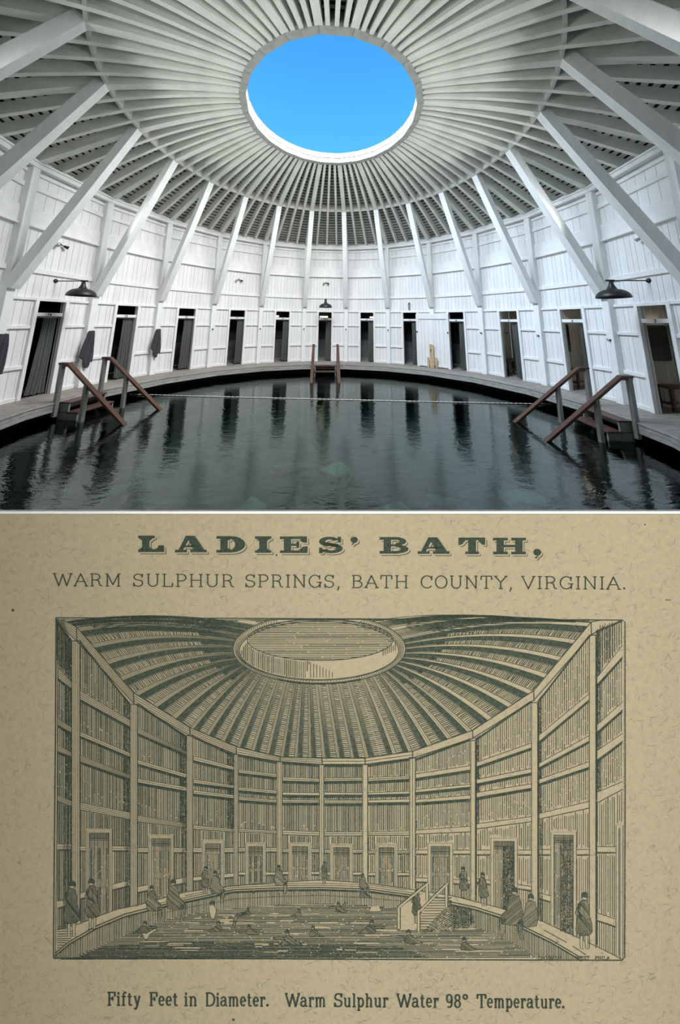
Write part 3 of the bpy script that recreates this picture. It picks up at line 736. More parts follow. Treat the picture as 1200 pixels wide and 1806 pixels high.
# ------------------------------------------------------------------ the printed card on its stand
DC = .28; SC = DC/F
class Pg:
    """flat printed artwork in page units (1 unit = 1/1200 of the card's shown width)"""
    def __init__(s): s.mb = MB()
    def pt(s, x, y, l): return ((x-600)*SC, (1356-y)*SC, .00008+l*.00004)
    def poly(s, pts, l=0): s.mb.poly([s.pt(x, y, l) for x, y in pts])
    def line(s, pts, w, l=0, w2=None, closed=False):
        n = len(pts)
        if n < 2: return
        L = []; Rr = []
        for i, (x, y) in enumerate(pts):
            a = pts[(i-1) % n] if (closed or i > 0) else pts[i]; b = pts[(i+1) % n] if (closed or i < n-1) else pts[i]
            dx, dy = b[0]-a[0], b[1]-a[1]; q = math.hypot(dx, dy) or 1
            ww = w if w2 is None else w+(w2-w)*i/(n-1)
            if callable(w): ww = w(i)
            L.append((x-dy/q*ww/2, y+dx/q*ww/2)); Rr.append((x+dy/q*ww/2, y-dx/q*ww/2))
        base = len(s.mb.v); s.mb.v += [s.pt(x, y, l) for x, y in L]+[s.pt(x, y, l) for x, y in Rr]
        for i in range(n if closed else n-1):
            j = (i+1) % n; s.mb.f.append((base+i, base+j, base+n+j, base+n+i)); s.mb.m.append(0); s.mb.sm.append(False)
    def hatch(s, poly, ang_, sp, w, jit=.35, brk=0, l=0, wj=.3, ends=0, rnd=random.Random(11)):
        ca, sa = math.cos(ang_), math.sin(ang_)
        q = [(x*ca+y*sa, -x*sa+y*ca) for x, y in poly]; ys = [p[1] for p in q]; v = min(ys)+sp*.5
        while v < max(ys):
            xs = []
            vv = v+rnd.uniform(-jit, jit)*.5
            for i in range(len(q)):
                (x0, y0), (x1, y1) = q[i], q[(i+1) % len(q)]
                if (y0 <= vv) != (y1 <= vv): xs.append(x0+(vv-y0)*(x1-x0)/(y1-y0))
            xs.sort()
            for a, b in zip(xs[::2], xs[1::2]):
                a += rnd.uniform(0, ends); b -= rnd.uniform(0, ends)
                segs = [(a, b)]
                if brk:
                    segs = []; x = a
                    while x < b:
                        e = min(b, x+rnd.uniform(.5, 1.6)*brk); segs.append((x, e)); x = e+rnd.uniform(.8, 2.5)
                for (c, d) in segs:
                    if d-c < .6: continue
                    ww = w*(1+rnd.uniform(-wj, wj))
                    P = lambda u, t: (u*ca-t*sa, u*sa+t*ca)
                    s.poly([P(c, vv-ww/2), P(d, vv-ww/2), P(d, vv+ww/2), P(c, vv+ww/2)], l)
            v += sp
    def speck(s, poly, n, l=0, rnd=random.Random(5)):
        xs = [p[0] for p in poly]; ys = [p[1] for p in poly]
        def inside(x, y):
            c = False
            for i in range(len(poly)):
                (x0, y0), (x1, y1) = poly[i], poly[(i+1) % len(poly)]
                if (y0 > y) != (y1 > y) and x < (x1-x0)*(y-y0)/(y1-y0)+x0: c = not c
            return c
        for _ in range(n):
            x = rnd.uniform(min(xs), max(xs)); y = rnd.uniform(min(ys), max(ys))
            if inside(x, y):
                a = rnd.uniform(0, PI); r = rnd.uniform(.8, 2.2); s.line([(x-math.cos(a)*r, y-math.sin(a)*r), (x+math.cos(a)*r, y+math.sin(a)*r)], rnd.uniform(.6, 1.1), l)

INK = mat('printed_dark_green_ink', (.032,.05,.038), .8, noise=.6, nscale=420, col2=(.075,.095,.07), spec=.1)
INK2 = mat('printed_engraving_ink', (.042,.06,.045), .8, noise=.5, nscale=300, col2=(.095,.115,.082), spec=.1)
PAPER = mat('tan_speckled_card', (.455,.385,.25), .85, noise=.1, nscale=170, bump=.15, bscale=500, spec=.15, col2=(.39,.345,.24))
FIBR = mat('grey_blue_fibre', (.29,.275,.235), .9, spec=.1, noise=.3, nscale=30)
BORD = mat('white_card_edge', (.93,.93,.92), .6, noise=.02)

croot = bpy.data.objects.new('information_panel', None); COL.objects.link(croot)
Pc = CAM+(W_+R_*((600-PX)/F)-U_*((1356-PY)/F))*DC
croot.matrix_world = Matrix(((R_.x,U_.x,-W_.x,Pc.x),(R_.y,U_.y,-W_.y,Pc.y),(R_.z,U_.z,-W_.z,Pc.z),(0,0,0,1)))
tag(croot, "tan printed card headed LADIES' BATH with an engraving of the round bath, mounted on a panel in the foreground", 'information panel')
croot['label'] = "large tan printed card headed LADIES' BATH with a dark green engraving, in the foreground"
def pgbox(x0, x1, y0, y1, z0, z1):
    m = MB(); m.box((x0-600)*SC, (x1-600)*SC, (1356-y1)*SC, (1356-y0)*SC, z0, z1); return m
pgbox(-42, 1242, 903, 1850, -.0026, -.0008).build('backing_board', BORD, croot)
pgbox(-30, 1230, 907.5, 1838, -.0008, 0).build('card_sheet', PAPER, croot)
# two legs, down to the deck
for s in (-1, 1):
    m = MB(); top = Pc+U_*.16+R_*s*.2-(-W_)*.016
    a = Pc+R_*s*.2+W_*.024+U_*.18; b = Pc+R_*s*.2+W_*.024-U_*.20
    foot = Vector((b.x, b.y-.0, .002)); inv = croot.matrix_world.inverted()
    m.beam(inv@a, inv@b, .03, .02, up=inv.to_3x3()@Vector((0,1,0))); m.beam(inv@(b+U_*.01), inv@foot, .03, .02, up=inv.to_3x3()@Vector((0,1,0)))
    m.build('leg', STEEL, croot)

# ---- paper fibres
pg = Pg(); rnd = random.Random(21)
for _ in range(5200):
    x, y = rnd.uniform(0, 1200), rnd.uniform(909, 1806); a = rnd.uniform(0, 2*PI); c = rnd.uniform(-.45, .45); st = rnd.uniform(.9, 2.6)
    p = [(x, y)]
    for i in range(5): a += c+rnd.uniform(-.25, .25); x += math.cos(a)*st; y += math.sin(a)*st; p.append((x, y))
    if y < 909: continue
    pg.line(p, rnd.uniform(.35, .85), 0)
tag(pg.mb.build('paper_fibre', FIBR, croot), kind='stuff')

# ---- lettering
def arc(cx, cy_, rx, ry, a0, a1, n=10): return [(cx+rx*math.cos(math.radians(a0+(a1-a0)*i/n)), cy_+ry*math.sin(math.radians(a0+(a1-a0)*i/n))) for i in range(n+1)]
# skeleton capitals: width, strokes, serif ticks (x, y, half length)
def G(w, st, se=()): return (w, st, se)
CAPS = {
'A':G(.95,[[(.02,0),(.46,1),(.90,0)],[(.18,.36),(.74,.36)]],[(.04,0,.13),(.90,0,.15)]),
'B':G(.82,[[(.14,0),(.14,1)],[(0,1),(.42,1)]+arc(.42,.77,.27,.23,90,-90),[(.70,.27)] and [(.14,.54),(.45,.54)]+arc(.45,.27,.32,.27,90,-90)+[(0,0)]]),
'C':G(.90,[arc(.47,.5,.45,.5,38,322,18),[(.83,.66),(.85,.98)]]),
'D':G(.92,[[(.15,0),(.15,1)],[(0,1),(.40,1)]+arc(.40,.5,.48,.5,90,-90,14)+[(0,0)]]),
'G':G(.98,[arc(.47,.5,.45,.5,40,345,18),[(.86,.0),(.86,.42)],[(.62,.42),(1.0,.42)],[(.82,.68),(.84,.98)]]),
'H':G(1.0,[[(.15,0),(.15,1)],[(.85,0),(.85,1)],[(.15,.52),(.85,.52)]],[(.15,0,.15),(.15,1,.15),(.85,0,.15),(.85,1,.15)]),
'I':G(.34,[[(.17,0),(.17,1)]],[(.17,0,.17),(.17,1,.17)]),
'E':G(.8,[[(.14,0),(.14,1)],[(0,1),(.72,1),(.74,.74)],[(.14,.52),(.5,.52)],[(0,0),(.74,0),(.78,.27)],[(.5,.4),(.5,.64)]]),
'F':G(.74,[[(.16,0),(.16,1)],[(0,1),(.68,1),(.70,.72)],[(.16,.52),(.48,.52)],[(.48,.4),(.48,.64)]],[(.16,0,.18)]),
'L':G(.80,[[(.15,0),(.15,1)],[(0,0),(.74,0),(.77,.28)]],[(.15,1,.15)]),
'M':G(1.15,[[(.15,0),(.15,1),(.57,.12),(1.0,1),(1.0,0)]],[(.15,0,.14),(1.0,0,.15),(.09,1,.1),(1.06,1,.1)]),
'N':G(1.02,[[(.15,0),(.15,1),(.86,0),(.86,1)]],[(.15,0,.14),(.86,1,.14),(.08,1,.09)]),
'O':G(.94,[arc(.47,.5,.45,.5,0,360,22)]),
'P':G(.80,[[(.15,0),(.15,1)],[(0,1),(.42,1)]+arc(.42,.73,.33,.27,90,-90)+[(.15,.46)]],[(.15,0,.16)]),
'R':G(.92,[[(.15,0),(.15,1)],[(0,1),(.42,1)]+arc(.42,.75,.31,.25,90,-90)+[(.15,.5)],[(.42,.5),(.64,.42),(.72,.08),(.90,.0)]],[(.15,0,.15)]),
'S':G(.78,[arc(.38,.75,.31,.25,25,235,12)+[(.45,.50)]+arc(.38,.26,.33,.26,50,-155,12),[(.68,.76),(.70,1.0)],[(.05,0),(.06,.28)]]),
'T':G(.88,[[(.44,0),(.44,1)],[(.02,.72),(.04,1),(.84,1),(.86,.72)]],[(.44,0,.17)]),
'U':G(.98,[[(.15,1),(.15,.32)]+arc(.49,.32,.34,.32,180,360,12)+[(.83,1)]],[(.15,1,.15),(.83,1,.15)]),
'V':G(.95,[[(.03,1),(.48,0),(.92,1)]],[(.06,1,.14),(.90,1,.14)]),
'W':G(1.35,[[(.03,1),(.38,0),(.68,.95),(.98,0),(1.32,1)]],[(.07,1,.14),(1.28,1,.14)]),
'Y':G(.95,[[(.03,1),(.47,.5),(.92,1)],[(.47,0),(.47,.5)]],[(.06,1,.14),(.90,1,.13),(.47,0,.16)]),
',':G(.22,[[(.08,.08),(.14,.02),(.03,-.22)]]),
'.':G(.22,[arc(.11,.07,.045,.045,0,360,8)]),
}
LX = .70  # x height of the lower case in the foot line
LOW = {
'a':G(.66,[[(.08,.52)]+arc(.28,.50,.2,.20,150,0,8)+[(.48,.10),(.58,.0),(.66,.04)],[(.48,.42),(.25,.38)]+arc(.24,.20,.2,.19,90,300,10)+[(.48,.14)]]),
'e':G(.58,[[(.08,.37),(.50,.37)]+arc(.29,.36,.22,.34,5,320,16)]),
'f':G(.44,[[(.18,0),(.18,.78)]+arc(.34,.80,.16,.2,180,50,6),[(.02,.68),(.38,.68)]],[(.18,0,.17)]),
'h':G(.72,[[(.16,0),(.16,1)],[(.16,.48)]+arc(.36,.48,.19,.22,150,0,7)+[(.55,0)]],[(.16,0,.14),(.55,0,.14),(.08,1,.09)]),
'i':G(.34,[[(.17,0),(.17,.68)],[(.17,.86),(.17,1.0)]],[(.17,0,.17),(.09,.68,.09)]),
'l':G(.34,[[(.17,0),(.17,1)]],[(.17,0,.17),(.09,1,.09)]),
'm':G(1.05,[[(.16,0),(.16,.68)],[(.16,.48)]+arc(.34,.48,.17,.22,150,0,7)+[(.51,0)],[(.51,.48)]+arc(.69,.48,.18,.22,150,0,7)+[(.87,0)]],[(.16,0,.13),(.51,0,.11),(.87,0,.13),(.08,.68,.09)]),
'n':G(.72,[[(.16,0),(.16,.68)],[(.16,.48)]+arc(.36,.48,.19,.22,150,0,7)+[(.55,0)]],[(.16,0,.14),(.55,0,.14),(.08,.68,.09)]),
'p':G(.68,[[(.16,-.28),(.16,.68)],arc(.36,.34,.22,.34,150,-150,14)],[(.16,-.28,.15),(.08,.68,.09)]),
'r':G(.52,[[(.16,0),(.16,.68)],[(.16,.42)]+arc(.36,.46,.18,.24,150,45,5),[(.44,.55),(.46,.62)]],[(.16,0,.15),(.08,.68,.09)]),
't':G(.46,[[(.18,.95),(.18,.16)]+arc(.31,.14,.13,.14,180,330,6),[(.02,.68),(.38,.68)]]),
'u':G(.72,[[(.16,.68),(.16,.22)]+arc(.35,.20,.19,.20,180,330,7),[(.55,.68),(.55,0),(.66,0)]],[(.09,.68,.08),(.48,.68,.08)]),
'y':G(.64,[[(.12,.68),(.33,.05)],[(.54,.68),(.30,-.12),(.18,-.30),(.06,-.22)]],[(.12,.68,.12),(.54,.68,.11)]),
'9':G(.6,[arc(.29,.68,.22,.31,0,360,16),[(.51,.68),(.50,.3)]+arc(.28,.26,.22,.26,10,-130,8)]),
'8':G(.6,[arc(.29,.76,.19,.23,0,360,14),arc(.29,.26,.23,.27,0,360,14)]),
'\u00b0':G(.5,[arc(.25,.82,.17,.17,0,360,12)]),
}
def word(pg, s, x0, x1, yb, H, thick, thin, caps=CAPS, low=LOW, slope=.0062, gap=.22, lay=1):
    gl = [low.get(c) if (c in low) else caps.get(c) for c in s]
    tot = sum(g[0] for g in gl)+gap*(len(s)-1); k = (x1-x0)/tot; x = x0
    def T(p, ox): X = ox+p[0]*k; return (X, yb+(X-600)*slope-p[1]*H)
    for g in gl:
        for stroke in g[1]:
            # draw each segment with a width that depends on its direction
            P = [T(p, x) for p in stroke]
            ws = []
            for i in range(len(P)):
                a = P[max(0, i-1)]; b = P[min(len(P)-1, i+1)]; L = math.hypot(b[0]-a[0], b[1]-a[1]) or 1
                ws.append(thin+(thick-thin)*(abs(b[1]-a[1])/L)**1.3)
            if len(P) <= 5:   # mitre-safe: straight pieces one by one
                for a, b in zip(P, P[1:]):
                    L = math.hypot(b[0]-a[0], b[1]-a[1]) or 1; wv = thin+(thick-thin)*(abs(b[1]-a[1])/L)**1.3
                    ex = (b[0]-a[0])/L*wv*.2; ey = (b[1]-a[1])/L*wv*.2
                    pg.line([(a[0]-ex, a[1]-ey), (b[0]+ex, b[1]+ey)], wv, lay)
            else: pg.line(P, lambda i: ws[i], lay)
        for (sx, sy_, hl_) in g[2]:
            a = T((sx-hl_, sy_), x); b = T((sx+hl_, sy_), x)
            off = (thin*.5 if sy_ <= 0 else -thin*.5)*0
            pg.line([(a[0], a[1]+off), (b[0], b[1]+off)], thin, lay)
        x += (g[0]+gap)*k
pg = Pg()
yb = 1036
for s, a, b in (('WARM',95,213),('SULPHUR',235,413),('SPRINGS,',433,600),('BATH',621,720),('COUNTY,',743,904),('VIRGINIA.',921,1104)):
    word(pg, s, a, b, yb, 21.5, 2.5, 1.7)
pg.mb.build('subtitle_lettering', INK, croot)
pg = Pg()
for s, a, b in (('Fifty',190,248),('Feet',264,314),('in',325,348),('Diameter.',363,474),('Warm',504,575),('Sulphur',590,685),('Water',701,774),('98\u00b0',787,826),('Temperature.',842,996)):
    word(pg, s, a, b, 1775, 22.5, 3.6, 2.3, gap=.12)
pg.mb.build('caption_lettering', INK, croot)

# fat headline letters: lists of polygons, x right, y up, height 29
def ringq(cx, cy_, rx, ry, ix, iy, a0, a1, n=14, icx=None, icy=None):
    icx = cx if icx is None else icx; icy = cy_ if icy is None else icy
    o = []
    for i in range(n):
        t0 = math.radians(a0+(a1-a0)*i/n); t1 = math.radians(a0+(a1-a0)*(i+1)/n)
        o.append([(cx+rx*math.cos(t0), cy_+ry*math.sin(t0)), (cx+rx*math.cos(t1), cy_+ry*math.sin(t1)), (icx+ix*math.cos(t1), icy+iy*math.sin(t1)), (icx+ix*math.cos(t0), icy+iy*math.sin(t0))])
    return o
def rect(x0, y0, x1, y1): return [(x0,y0),(x1,y0),(x1,y1),(x0,y1)]
HEAD = {
'L':(46,[rect(0,0,46,5),rect(0,24.5,29,29),rect(7,4,20,25),[(20,25),(26,24.6),(20,19)],[(7,25),(1,24.6),(7,21)],[(46,12),(46,4),(26,4),(34,7),(36,12)],[(20,9),(27,5),(20,4)],[(7,9),(2,5),(7,4)]]),
'A':(56,[rect(0,0,21,4.5),rect(27,0,56,4.5),[(18,29),(35,29),(52,4),(33,4),(24,21),(22.5,25)],[(19,29),(26,25),(14,4),(6,4)],rect(15,9,37,12.5)]),
'D':(51,[rect(0,0,24,4.5),rect(0,24.5,24,29),rect(7,4,20,25)]+ringq(24,14.5,27,14.5,10,9.5,90,-90,14,icx=23)+[[(20,4),(24,4),(24,8),(20,7)],[(20,25),(24,25),(24,21),(20,22)]]),
'I':(29,[rect(0,0,29,4.5),rect(0,24.5,29,29),rect(7.5,4,21.5,25),[(7.5,8),(3,4.4),(7.5,4.4)],[(21.5,8),(26,4.4),(21.5,4.4)],[(7.5,21),(3,24.6),(7.5,24.6)],[(21.5,21),(26,24.6),(21.5,24.6)]]),
'E':(49,[rect(0,0,49,4.5),rect(0,24.5,48,29),rect(7,4,20,25),rect(20,12.5,33,16.5),rect(29,9,34,20),[(48,25),(48,18),(39,19),(35,25)],[(49,4),(49,12),(40,11),(35,4)]]),
'S':(42,ringq(18,20.5,18,8.5,7,3.6,20,250,16)+ringq(22,8.5,20,8.5,8,3.8,90,-165,16)+[[(6,14),(14,12),(24,17),(34,16),(36,12),(24,11),(12,17),(8,20)],rect(33,19,39,29),rect(0,0,6,10),[(30,24),(36,29),(36,22)],[(10,4),(2,0),(4,8)]]),
'B':(51,[rect(0,0,26,4.5),rect(0,24.5,26,29),rect(7,4,20,25),rect(18,12.8,32,16.4)]+ringq(28,21.5,19,7.5,7,3,90,-90,10)+ringq(28,8,23,8,9,3.6,90,-90,10)+[rect(24,24.5,29,29),rect(24,0,29,4.5)]),
'T':(47,[rect(12,0,36,4.5),rect(0,24.5,47,29),rect(17,4,31,25),[(0,25),(0,16),(6,17),(13,25)],[(47,25),(47,16),(41,17),(34,25)]]),
'H':(58,[rect(0,0,26,4.5),rect(0,24.5,26,29),rect(6,4,19,25),rect(32,0,58,4.5),rect(32,24.5,58,29),rect(39,4,52,25),rect(19,12.5,39,16.5)]),
"'":(14,[ringq(7,24,6.5,5.5,0,0,0,360,14)[i] for i in range(14)]+[[(13.4,24),(11,24),(2,16),(4,15)]]),
',':(15,[ringq(7,4,7,6,0,0,0,360,14)[i] for i in range(14)]+[[(14,4),(10,0),(2,-6),(5,-7)]]),
}
hd = [Pg(), Pg(), Pg()]
for ch, x in (('L',244),('A',309),('D',382),('I',450),('E',494),('S',563),("'",618),('B',670),('A',737),('T',809),('H',870),(',',941)):
    wdt, polys = HEAD[ch]
    for li, (dx, dy) in enumerate(((3.4,3.8),(2.2,2.5),(0,0))):
        base = 973.5+(x-244)*.0062
        for p in polys: hd[li].poly([(x+px+dx, base-py+dy) for px, py in p], 1+li)
hm_ = MB(); hm_.v = hd[0].mb.v+hd[2].mb.v; n0 = len(hd[0].mb.v)
hm_.f = hd[0].mb.f+[tuple(i+n0 for i in f) for f in hd[2].mb.f]; hm_.m = [0]*len(hm_.f); hm_.sm = [False]*len(hm_.f)
hm_.build('headline_lettering', INK, croot)
tag(hd[1].mb.build('headline_outline_gap', PAPER, croot), kind='stuff')

# ---- the engraving
E = Pg(); Pp = Pg(); T2 = Pg()
rE = random.Random(99)
BX0, BX1, BY0, BY1 = 99, 1102, 1091, 1690
# posts: x left, x right, top, bottom, joint x, joint top, joint bottom
posts = [(127,141,1130,1624,135,1106,1130),(230,242.5,1242,1598,235.7,1221.7,1240),(329.5,340.5,1297,1572,335,1283,1297),(413,420.5,1330,1563,416.7,1317,1330),
 (489,498,1343,1555,494,1335,1343),(564,571.5,1348,1553,568.3,1337,1348),(640,649,1348,1555,644,1337,1348),(723,733,1336,1567,728,1325,1337),
 (830.5,839,1306,1588,834,1288,1302),(938,949,1239,1620,941.7,1218,1235),(1040,1051.5,1120,1672,1043,1097,1120)]
# rails: for every bay (y top, y bottom) at its left and right end; bay 0 is between the border and the first post
bx = [(101,127)]+[(posts[i][1], posts[i+1][0]) for i in range(10)]+[(1051.5,1099)]
RA = [(1176,1195,1203,1215),(1218,1233,1270,1282),(1283,1293,1325,1331),(1333,1341,1352,1358),(1357,1363,1365,1371),(1370,1377,1373,1379),(1372,1378,1371,1377),(1371,1378,1368,1374),(1365,1373,1350,1358),(1345,1353,1310,1319),(1298,1310,1223,1234),(1197,1210,1137,1158)]
RB = [(1267,1278,1283,1293),(1290,1298,1328,1335),(1340,1347,1365,1372),(1374,1381,1385,1390),(1388,1394,1394,1400),(1397,1402,1398,1403),(1397,1402,1398,1402),(1398,1402,1395,1400),(1392,1398,1383,1388),(1375,1383,1355,1363),(1347,1355,1297,1307),(1280,1293,1237,1252)]
RC = [(1313,1325,1327,1335),(1332,1343,1367,1374),(1373,1380,1388,1395),(1393,1400,1402,1408),(1405,1411,1411,1416),(1410,1416,1411,1416),(1411,1417,1411,1417),(1411,1416,1409,1415),(1410,1416,1402,1409),(1398,1407,1382,1390),(1375,1383,1343,1353),(1325,1342,1293,1307)]
RD = [(1402,1412,1413,1423),(1415,1428,1433,1445),(1438,1449,1452,1460),(1455,1462,1462,1467),(1461,1467,1465,1470),(1464,1472,1467,1474),(1467,1474,1467,1474),(1467,1473,1465,1473),(1464,1471,1457,1467),(1453,1462,1440,1449),(1435,1445,1413,1425),(1398,1417,1378,1392)]
PT = [(1130,1145)]  # plate bottom by bay (left, right)
plateb = [(1096,1128)]+[(posts[i][6], posts[i+1][6]) for i in range(10)]+[(1112,1092)]
REr = [(1488,1498),(1492,1500),(1495,1503),(1495,1503),(1495,1502),(1497,1503),(1498,1504),(1500,1505),(1499,1506),(1499,1507),(1498,1507),(1493,1503)]
RFr = [(1586,1598),(1563,1573),(1555,1565),(1543,1550),(1538,1543),(1537,1542),(1538,1543),(1539,1544),(1550,1557),(1556,1563),(1587,1597),(1617,1630)]
doors = {1:(152,198,1463,1609),2:(262,306.5,1473,1584),3:(357,395,1482,1566),4:(433.5,469,1487,1559),5:(510,549,1487,1555),6:(583,622,1489,1555),7:(663,701,1489,1561),8:(755,799,1487,1578),9:(866,913,1478,1601),10:(972,1017,1467,1655),11:(1087,1099,1455,1680)}
base = [(101,1640),(137,1630),(207,1603),(240,1597),(327,1573),(413,1562),(500,1555),(568,1552),(647,1557),(717,1567),(800,1580),(867,1597),(940,1617),(1030,1658),(1099,1692)]
edge = [(97,1681),(123,1660),(170,1633),(220,1612),(267,1600),(327,1587),(413,1569),(487,1566),(567,1565),(650,1568),(717,1577),(793,1590),(840,1600),(887,1615),(930,1637),(973,1658),(1017,1684),(1026,1690)]
apron = [(97,1692),(133,1688),(180,1667),(237,1642),(293,1622),(367,1606),(467,1598),(567,1593),(647,1597),(717,1604),(793,1623),(850,1638),(913,1666),(947,1690)]
def at_(tab, x):
    for (x0, y0), (x1, y1) in zip(tab, tab[1:]):
        if x0 <= x <= x1: return y0+(y1-y0)*(x-x0)/(x1-x0)
    return tab[0][1] if x < tab[0][0] else tab[-1][1]
def light(i): return max(0., min(1., (i-6)/3.))      # the engraving's lit side is on the right
for i, (xa, xb) in enumerate(bx):
    lt = light(i); sp = 3.15+lt*.6; wl = 1.95-.65*lt
    def q(tab, c): return tab[i][c]
    rows = [((plateb[i][0], plateb[i][1]), RA), ((RA[i][1], RA[i][3]), RB), ((RB[i][1], RB[i][3]), RC), ((RC[i][1], RC[i][3]), RD)]
    for ri, ((tl, tr_), tab) in enumerate(rows):
        poly = [(xa+1, tl), (xb-1, tr_), (xb-1, tab[i][2]), (xa+1, tab[i][0])]
        E.hatch(poly, PI/2, sp, wl, brk=(60 if lt < .5 else 30), ends=1.2+lt*5, rnd=rE)
        # cast shadow under the beam above
        sh = 4.5 if lt < .5 else 3.2
        for o_ in (0, 1.5, 3.0):
            if o_ < sh: E.line([(xa+1, tl+1+o_), (xb-1, tr_+1+o_)], 1.3)
        # dark side of the bay
        if i <= 3:
            wd = min(12, (xb-xa)*.45); u = (xb-wd-xa)/(xb-xa)
            sp_ = [(xb-wd, tl+(tr_-tl)*u), (xb, tr_), (xb, tab[i][2]), (xb-wd, tab[i][0]+(tab[i][2]-tab[i][0])*u)]
            E.hatch(sp_, PI/2, 1.9, 1.35, rnd=rE, brk=14); E.speck(sp_, 60, rnd=rE)
        if i >= 9:
            wd = 7 if i < 11 else 9; u = wd/(xb-xa)
            sp_ = [(xa, tl), (xa+wd, tl+(tr_-tl)*u), (xa+wd, tab[i][0]+(tab[i][2]-tab[i][0])*u), (xa, tab[i][0])]
            E.hatch(sp_, PI/2, 1.8, 1.3, rnd=rE, brk=14); E.speck(sp_, 50, rnd=rE)
    # rails
    for tab in (RA, RB, RC, RD):
        a, b, c, d = tab[i]
        E.line([(xa, a), (xb, c)], 1.1); E.line([(xa, b), (xb, d)], 1.5)
        nn = 3 if (b-a) > 9 and lt < .3 else (1 if lt < .4 and b-a > 5 else 0)
        for j in range(nn): f = (j+1)/(nn+1); E.line([(xa, a+(b-a)*f), (xb, c+(d-c)*f)], .9)
    # below the beam D
    dr = doors.get(i); yt0, yt1 = RD[i][1], RD[i][3]
    e0, e1 = REr[i]; f0, f1 = RFr[i]
    yv = lambda x: yt0+(yt1-yt0)*(x-xa)/(xb-xa)
    def col(x0, x1, f_dy=0):
        if x1-x0 < 2: return
        E.hatch([(x0, yv(x0)), (x1, yv(x1)), (x1, e0), (x0, e0)], PI/2, sp, wl, ends=1+lt*8, rnd=rE)
        bl = (f1-f0)
        tilt = {0:-.25,1:-.27,2:-.2,3:-.1,8:.05,9:.15,10:.3,11:.33}.get(i, 0)
        F = lambda x, y: y+tilt*(x-(xa+xb)/2) if i not in (0,) else y+tilt*(x-114)
        E.hatch([(x0, e1), (x1, e1), (x1, F(x1, f0)), (x0, F(x0, f0))], PI/2, sp, wl, ends=1+lt*8, rnd=rE)
        E.hatch([(x0, F(x0, f1)), (x1, F(x1, f1)), (x1, at_(base, x1)), (x0, at_(base, x0))], PI/2, sp, wl, rnd=rE)
        for y in (e0, e1): E.line([(x0, y), (x1, y)], 1.2)
        if lt < .4: E.line([(x0, (e0+e1)/2), (x1, (e0+e1)/2)], .8)
        E.line([(x0, e1+1.6), (x1, e1+1.6)], 1.2)
        for y in (f0, f1): E.line([(x0, F(x0, y)), (x1, F(x1, y))], 1.2)
        E.line([(x0, F(x0, f1+1.6)), (x1, F(x1, f1+1.6))], 1.2)
    if dr:
        d0, d1, dt, db = dr; fw = 5.5 if i != 11 else 5
        E.hatch([(d0, yv(d0)+1), (min(d1, xb), yv(min(d1, xb))+1), (min(d1, xb), dt-1), (d0, dt-1)], PI/2, sp, wl, ends=1+lt*6, rnd=rE)
        col(xa+1, d0-1); col(d1+1, xb-1)
        for dd_ in (0, fw):
            E.line([(d0+dd_, at_(base, d0)), (d0+dd_, dt+dd_), (d1-dd_, dt+dd_), (d1-dd_, at_(base, d1))], 1.3 if dd_ else 1.1)
        if lt < .4:
            E.line([(d0+fw/2, at_(base, d0)), (d0+fw/2, dt+fw/2), (d1-fw/2, dt+fw/2), (d1-fw/2, at_(base, d1))], .8)
        if i != 11:
            xi0, xi1 = d0+fw+.5, d1-fw-.5; yb0, yb1 = at_(base, xi0), at_(base, xi1); yh = dt+fw
            E.hatch([(xi0, yh), (xi1, yh), (xi1, yb1), (xi0, yb0)], PI/2, 2.6, 1.35, rnd=rE, brk=45)
            tb_ = yh+10
            E.hatch([(xi0, yh), (xi1, yh), (xi1, tb_), (xi0, tb_)], 0, 2.4, 1.0, rnd=rE)
            E.line([(xi0, tb_), (xi1, tb_)], 1.4); E.line([(xi0, tb_+3), (xi1, tb_+3)], 1.2)
            if i <= 8:       # panelled leaf, shut
                m_ = (xi0+xi1)/2; h_ = yb0-tb_
                for (a, b) in ((xi0+3, m_-1.5), (m_+1.5, xi1-3)):
                    for (t_, b_) in ((.12,.5),(.6,.92)): E.line([(a, tb_+h_*t_), (b, tb_+h_*t_), (b, tb_+h_*b_), (a, tb_+h_*b_)], 1.2, closed=True)
            else:            # standing open, dark inside
                xm = xi0+(xi1-xi0)*(.45 if i == 9 else .33)
                E.speck([(xm, tb_), (xi1, tb_), (xi1, yb1), (xm, (yb0+yb1)/2)], 900, rnd=rE)
                E.line([(xm, tb_), (xm, (yb0+yb1)/2)], 1.6)
    else:
        col(xa+1, xb-1)
# speckle the shadow beside the two leftmost bays below the beams
for (x0, x1) in ((112,127),(219,230),(321,329),(952,958)):
    a = at_(base, x1); E.hatch([(x0,1445 if x0 > 200 else 1420),(x1,1445 if x0 > 200 else 1420),(x1,a),(x0,a)], PI/2, 2.0, 1.2, rnd=rE, brk=20)
# posts
for i, (x0, x1, yt, yb_, jx, jt, jb) in enumerate(posts):
    E.line([(x0, yt), (x0, yb_)], 1.5); E.line([(x1, yt), (x1, yb_)], 1.9)
    n_ = 3 if i < 3 else (2 if i < 5 else (1 if i in (5,7) else 0))
    for j in range(n_): x = x0+(x1-x0)*(j+1)/(n_+1); E.line([(x, yt), (x, yb_)], 1.0)
    E.line([(x0-1.5, yt), (x1+1, yt)], 1.6)
    if 7 < i: E.line([(x1+1.5, yt+4), (x1+1.5, yb_-6)], 2.2)
